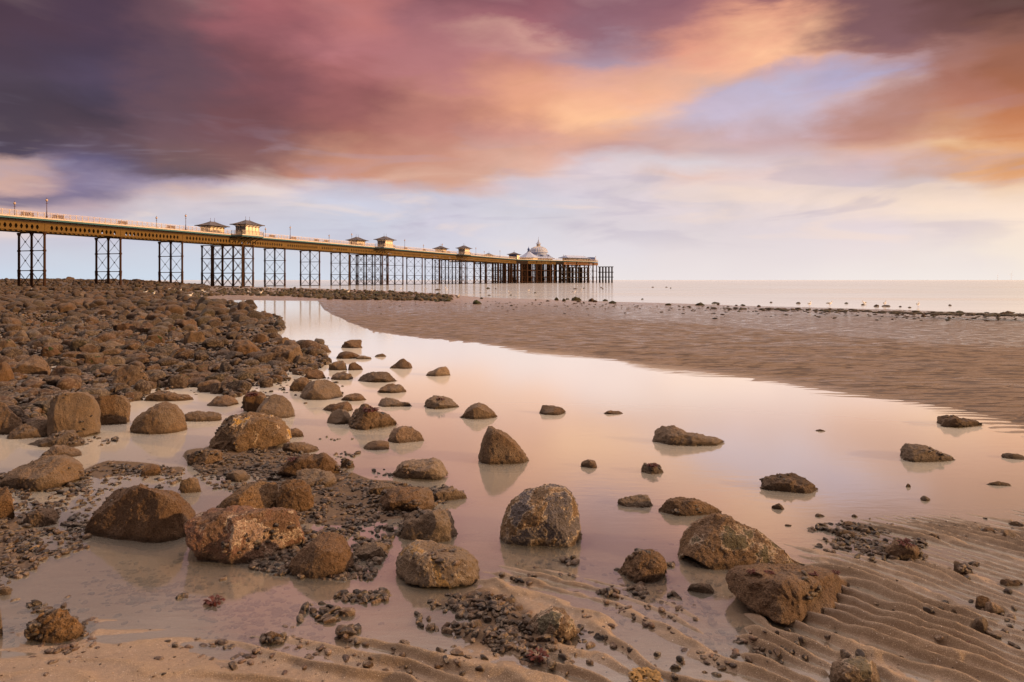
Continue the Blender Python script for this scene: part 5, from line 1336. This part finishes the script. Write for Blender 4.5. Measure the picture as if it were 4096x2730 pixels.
# front turret roof of the pavilion, left of the dome
tc = Matrix.Rotation(-(AZ+.55), 3, 'Z') @ Vector((.0243*400-c.x, 400-c.y, 0))
m = MB(); m.lathe((tc.x, tc.y, 0), [(6.4, 1.74), (6.4, 1.9), (4.4, 3.0), (2.4, 4.2), (1.0, 5.2), (.9, 5.5)], 8, 1, 1, .3); m.build('turret_roof', M_LEAD, pv)
m = MB(); m.lathe((tc.x, tc.y, 0), [(.75, 5.4), (.75, 5.6), (.6, 5.7), (.6, 6.6), (.8, 6.65), (.75, 6.9), (.2, 7.6), (.05, 8.3), (.01, 8.8)], 8); m.build('cupola', M_BLUE, pv)
m = MB(); m.lathe((tc.x, tc.y, 0), [(5.4, 0), (5.4, 1.8)], 8, 1, 1, .3); m.build('porch_wall', M_WHITE, pv)
# ---- end building
e = HB_+(HC-HB_)*.80+nd*4.5; eb = empty('deck_bar', Vector((e.x, e.y, Z_DECK)), math.atan2(u1.y, u1.x)); eb.name = 'pierhead_shelter'
tag(eb, 'long low flat topped shelter with deep eaves at the seaward end of the pierhead', 'shelter')
m = MB(); m.box(-10.5, 6.9, -2.6, 2.6, 0, 2.0); m.build('wall', M_ROOF, eb)
m = MB()
for k in range(13): x = -10.2+k*1.3; m.box(x, x+.9, -2.66, -2.62, .75, 1.8)
m.build('window', M_GLASS, eb)
m = MB(); hip_roof(m, 20.5, 7.6, 2.05, 3.5, 15.5, n=3); m.build('roof', M_LEAD, eb, loc=(-2.6, 0, 0))
m = MB(); m.box(-12.9, 7.7, -3.86, 3.86, 1.78, 1.92); m.build('eaves_trim', M_BLUE, eb)
m = MB(); m.box(7.75, 12.6, -3.3, 2.9, 0, 2.7); m.build('blue_end', M_BLUE, eb)
m = MB(); m.box(12.61, 12.8, -3.3, 2.9, 0, 2.7); m.build('end_board', M_WHITE, eb)
# ---- wind turbines on the horizon
def make_turbine():
    o = empty('wind_turbine'); m = MB(); m.lathe((0, 0, -.5), [(1.3, 0), (.8, 75)], 8); m.build('tower', M_GW, o)
    m = MB(); m.box(-1.5, 1.5, -3, 3, 73, 76); m.build('nacelle', M_GW, o)
    for k in range(3):
        a = k*2*PI/3+.4; m = MB(); m.bar((0, -3.6, 74.5), (40*math.sin(a), -3.6, 74.5+40*math.cos(a)), 1., .5); m.build('blade', M_GW, o)
    return o
wt = make_turbine()
for i, (xs, Yw) in enumerate(((4045, 8200), (3990, 10500))):
    o = wt if i == 0 else copy_tree(wt); o.location = ((xs/4-512)/F*Yw, Yw, SEA); o.rotation_euler = (0, 0, .3*i); tag(o, 'faint white wind turbine, one of a few alike on the far right horizon', 'wind turbine', 'wind turbines on the horizon')

# ------------------------------------------------------------------ sky
SUN_AZ = math.radians(107); SUN_EL = math.radians(13)      # clockwise from straight ahead (+Y)
ROWS = {
 -60: None}
SKY = {   # photo column (2353 wide) -> [(row, r, g, b)...]
 -500: [(0,84,62,76),(200,80,62,78),(310,78,62,76),(355,90,74,92),(385,190,150,140),(440,150,125,145),(480,210,175,165),(540,205,195,210),(643,205,218,235)],
 0: [(0,80,56,70),(60,80,58,72),(110,76,58,74),(160,80,64,80),(210,76,60,74),(310,76,60,74),(352,80,66,86),(370,200,160,148),(412,205,165,155),(430,128,112,134),(450,134,118,138),(468,208,172,164),(520,215,195,200),(580,205,205,220),(643,205,218,235)],
 200: [(0,82,58,74),(110,78,60,80),(160,82,66,88),(210,76,62,82),(260,72,56,70),(310,88,66,78),(355,98,78,96),(385,104,92,125),(410,135,120,150),(440,128,114,145),(468,190,165,175),(520,205,195,210),(580,205,208,222),(643,208,220,235)],
 400: [(0,112,76,84),(110,100,72,84),(210,104,74,84),(310,115,82,90),(360,120,88,90),(404,110,86,92),(422,165,148,170),(442,215,185,180),(465,215,200,205),(520,205,205,220),(643,208,220,235)],
 600: [(0,165,95,100),(60,155,92,98),(160,130,78,84),(260,120,74,78),(310,125,82,86),(355,135,92,90),(408,142,98,96),(426,195,165,170),(440,215,200,208),(465,218,205,210),(520,205,205,220),(643,212,222,235)],
 800: [(0,185,112,108),(60,185,115,115),(110,180,112,115),(160,170,102,102),(210,155,92,92),(260,150,90,88),(310,165,102,92),(355,198,138,115),(408,205,142,118),(428,198,180,190),(465,205,205,222),(580,210,212,225),(643,215,222,235)],
 1000: [(0,140,88,96),(60,168,108,114),(160,185,120,120),(210,195,130,115),(260,185,120,108),(310,190,125,112),(355,205,145,125),(405,212,158,136),(434,212,178,172),(450,205,200,215),(520,210,205,220),(643,218,222,235)],
 1200: [(0,145,90,100),(60,165,102,110),(92,205,150,140),(125,195,135,132),(160,208,140,125),(210,230,160,130),(260,236,166,130),(310,215,150,130),(355,220,165,145),(400,226,180,162),(420,215,200,210),(465,212,208,220),(580,225,220,228),(643,232,228,232)],
 1400: [(0,142,96,108),(55,150,106,118),(80,162,126,140),(120,174,146,162),(150,215,160,150),(210,245,180,145),(260,255,195,150),(310,235,175,145),(355,215,165,155),(388,222,205,210),(480,220,208,215),(580,230,222,228),(643,238,230,230)],
 1600: [(0,142,92,102),(50,165,108,112),(100,228,155,130),(160,242,178,146),(200,222,175,155),(225,195,178,198),(260,200,185,205),(310,208,175,178),(350,215,182,178),(382,222,210,215),(410,228,195,185),(440,225,208,210),(520,225,212,216),(643,240,230,230)],
 1800: [(0,128,84,88),(35,160,105,105),(60,230,160,130),(110,255,192,150),(150,255,190,150),(178,205,170,178),(210,195,185,210),(260,205,185,200),(310,205,170,172),(360,215,190,195),(410,230,205,200),(450,238,215,205),(520,228,214,218),(643,242,232,230)],
 2000: [(0,122,84,88),(80,130,90,94),(112,155,108,106),(130,190,155,160),(175,185,175,205),(205,205,170,170),(240,188,138,128),(290,190,135,120),(328,218,168,146),(370,225,190,185),(420,225,205,205),(470,245,220,205),(520,232,215,218),(643,244,234,230)],
 2200: [(0,105,68,66),(60,118,78,76),(100,158,108,98),(150,174,118,104),(200,174,112,94),(250,184,118,94),(305,210,150,116),(332,240,190,145),(360,225,165,120),(400,222,168,128),(425,232,205,190),(480,250,225,205),(540,235,218,215),(643,246,236,230)],
 2353: [(0,95,60,55),(50,140,92,78),(100,158,100,78),(150,158,98,74),(200,170,104,74),(250,190,116,74),(300,206,132,84),(340,232,170,118),(372,216,152,100),(402,225,160,110),(430,240,205,175),(480,250,225,205),(643,248,238,228)],
 2800: [(0,170,115,92),(150,180,120,90),(250,205,140,98),(340,235,175,115),(430,245,205,165),(643,250,236,215)],
}
TOPC = srgb(232, 206, 190)
world = bpy.data.worlds.new('World'); SC.world = world; world.use_nodes = True
wt_ = world.node_tree; wt_.nodes.clear(); T = NT(wt_)
out = T.n('ShaderNodeOutputWorld')
tc = T.n('ShaderNodeTexCoord').outputs['Generated']
sep = T.n('ShaderNodeSeparateXYZ'); T.L(tc, sep.inputs[0]); X, Y, Z = sep.outputs
hl = T.math('SQRT', T.math('ADD', T.math('MULTIPLY', X, X), T.math('MULTIPLY', Y, Y)))
el = T.math('DIVIDE', Z, T.math('MAXIMUM', hl, .001)); az = T.math('ARCTAN2', X, Y)
# clouds lie on a layer overhead: texture coordinates on that layer
den = T.math('ADD', T.math('MAXIMUM', Z, 0.), .07)
cx = T.math('DIVIDE', X, den); cy = T.math('DIVIDE', Y, den)
cv = T.n('ShaderNodeCombineXYZ'); T.L(cx, cv.inputs[0]); T.L(cy, cv.inputs[1]); cv = cv.outputs[0]
ang = T.n('ShaderNodeCombineXYZ'); T.L(T.math('MULTIPLY', az, 1.), ang.inputs[0]); T.L(T.math('MULTIPLY', el, 1.9), ang.inputs[1]); rot = T.n('ShaderNodeMapping'); rot.inputs['Rotation'].default_value = (0, 0, -.25); rot.inputs['Scale'].default_value = (3.2, 4.2, 1); T.L(ang.outputs[0], rot.inputs[0]); cv2 = rot.outputs[0]
wn1 = T.noise(cv2, 1.3, 6, .55, .2); wn2 = T.noise(cv2, 1.9, 5, .55); wn3 = T.noise(cv2, 2.6, 6, .55, .5); mp4 = T.n('ShaderNodeMapping'); mp4.inputs['Scale'].default_value = (.5, .5, 1); T.L(cv, mp4.inputs[0]); ce = T.n('ShaderNodeCombineXYZ'); T.L(T.math('MULTIPLY', az, 5.), ce.inputs[0]); T.L(T.math('MULTIPLY', el, 26.), ce.inputs[1]); wn4 = T.noise(ce.outputs[0], 1., 4, .5, .5)
sc_ = T.math('ADD', T.math('MULTIPLY', T.math('MAXIMUM', el, 0.), .17), .012)
e2 = T.math('ADD', el, T.math('MULTIPLY', T.math('SUBTRACT', T.math('ADD', wn1, T.math('MULTIPLY', T.math('SUBTRACT', wn3, .5), .35)), .5), T.math('MULTIPLY', sc_, 2.)))
az2 = T.math('ADD', az, T.math('MULTIPLY', T.math('SUBTRACT', wn2, .5), .20))
EMAX = .8
pos = T.math('DIVIDE', T.math('MAXIMUM', e2, 0.), EMAX, clamp=True)
acc = None; prev = None
cols = sorted(SKY)
def dcol2az(xd): return math.atan2((xd*D2P-512)/F, 1)
def mkramp(stops):
    cr = T.n('ShaderNodeValToRGB'); T.L(pos, cr.inputs[0]); r = cr.color_ramp; r.interpolation = 'LINEAR'
    stops = sorted(stops); r.elements[0].position = stops[0][0]; r.elements[0].color = stops[0][1]; r.elements[1].position = stops[-1][0]; r.elements[1].color = stops[-1][1]
    for p, c in stops[1:-1]:
        e_ = r.elements.new(p); e_.color = c
    return cr.outputs[0]
amb = [(0, srgb(140, 120, 118)), (.25, srgb(105, 85, 88)), (.6, srgb(105, 88, 90)), (1, TOPC)]
sunside = [(0, srgb(255, 225, 180)), (.15, srgb(250, 200, 140)), (.35, srgb(225, 160, 120)), (.7, srgb(225, 185, 175)), (1, TOPC)]
layers = [(-PI, mkramp(amb)), (-1.9, mkramp(amb))]
for xd in cols:
    a = dcol2az(xd); st = []
    for row in SKY[xd]:
        v = (643.4-row[0])*D2P/F; e_ = v*math.cos(a); st.append((min(e_/EMAX, 1), srgb(*row[1:])))
    top = SKY[xd][0]; et = (643.4)*D2P/F*math.cos(a)
    c0 = srgb(*top[1:]); st.append(((et+.13)/EMAX, tuple(c0[k]*.55+TOPC[k]*.4 for k in range(3))+(1,))); st.append((.86, TOPC))
    layers.append((a, mkramp(st)))
layers += [(1.35, mkramp(sunside)), (2.3, mkramp(amb)), (PI, mkramp(amb))]
acc = layers[0][1]
for (a0, _), (a1, c1) in zip(layers[:-1], layers[1:]):
    acc = T.mix(T.rng(az2, a0, a1, 0, 1, True), acc, c1)
# finer cloud texture
tex = T.rng(wn3, .3, .7, .92, 1.09, False)
up = T.rng(el, .02, .12)
mulc = T.mix(up, (1, 1, 1), T.mix(1., tex, (1, 1, 1), 'MULTIPLY'))
acc = T.mix(1., acc, mulc, 'MULTIPLY')
wisp = T.math('MULTIPLY', T.rng(wn4, .52, .66), T.math('MULTIPLY', T.rng(el, .025, .06), T.rng(el, .20, .10)))
acc = T.mix(T.math('MULTIPLY', wisp, .38), acc, srgb(255, 226, 205))
shade = T.math('MULTIPLY', T.rng(wn4, .48, .36), T.math('MULTIPLY', T.rng(el, .03, .08), T.rng(el, .26, .12)))
acc = T.mix(T.math('MULTIPLY', shade, .30), acc, srgb(175, 165, 190))
# unseen overhead sky, boosted to light the ground; dimmer behind the camera
gain = T.math('ADD', 1., T.math('MULTIPLY', T.rng(el, .52, .9), T.rng(Y, -.5, .35, -.65, 2.8)))
hs = T.n('ShaderNodeHueSaturation'); hs.inputs['Saturation'].default_value = .97; hs.inputs['Value'].default_value = 1.03; T.L(acc, hs.inputs['Color']); gn = T.n('ShaderNodeVectorMath', operation='SCALE'); T.L(hs.outputs[0], gn.inputs[0]); T.L(gain, gn.inputs[3])
bg1 = T.n('ShaderNodeBackground'); T.L(gn.outputs[0], bg1.inputs[0]); bg1.inputs[1].default_value = 1.
sky = T.n('ShaderNodeTexSky', sky_type='NISHITA'); sky.sun_disc = False; sky.sun_elevation = SUN_EL; sky.sun_rotation = SUN_AZ
bg2 = T.n('ShaderNodeBackground'); T.L(sky.outputs[0], bg2.inputs[0]); bg2.inputs[1].default_value = .05
mx = T.n('ShaderNodeMixShader'); mx.inputs[0].default_value = .94; T.L(bg2.outputs[0], mx.inputs[1]); T.L(bg1.outputs[0], mx.inputs[2])
T.L(mx.outputs[0], out.inputs[0])
world.cycles.sampling_method = 'MANUAL'; world.cycles.sample_map_resolution = 512

sl = bpy.data.lights.new('sun', 'SUN'); sl.energy = 5.0; sl.angle = math.radians(1.5); sl.color = (1., .60, .27)
so = bpy.data.objects.new('sun', sl); COL.objects.link(so)
sd = Vector((math.sin(SUN_AZ)*math.cos(SUN_EL), math.cos(SUN_AZ)*math.cos(SUN_EL), math.sin(SUN_EL)))
so.rotation_euler = (-sd).to_track_quat('-Z', 'Y').to_euler()

cam = bpy.data.cameras.new('camera'); cam.sensor_width = 36; cam.lens = 36*F/1024; cam.shift_y = -(341-HOR)/1024; cam.clip_end = 80000; cam.clip_start = .05
co = bpy.data.objects.new('camera', cam); COL.objects.link(co); co.location = (0, 0, EYE); co.rotation_euler = (PI/2, 0, 0); SC.camera = co
SC.view_settings.view_transform = 'Standard'; SC.view_settings.look = 'None'; SC.view_settings.exposure = 0; SC.view_settings.gamma = 1
SC.cycles.max_bounces = 6; SC.cycles.diffuse_bounces = 2; SC.cycles.glossy_bounces = 3; SC.cycles.transparent_max_bounces = 6
SC.cycles.use_denoising = True; SC.cycles.sample_clamp_indirect = 4
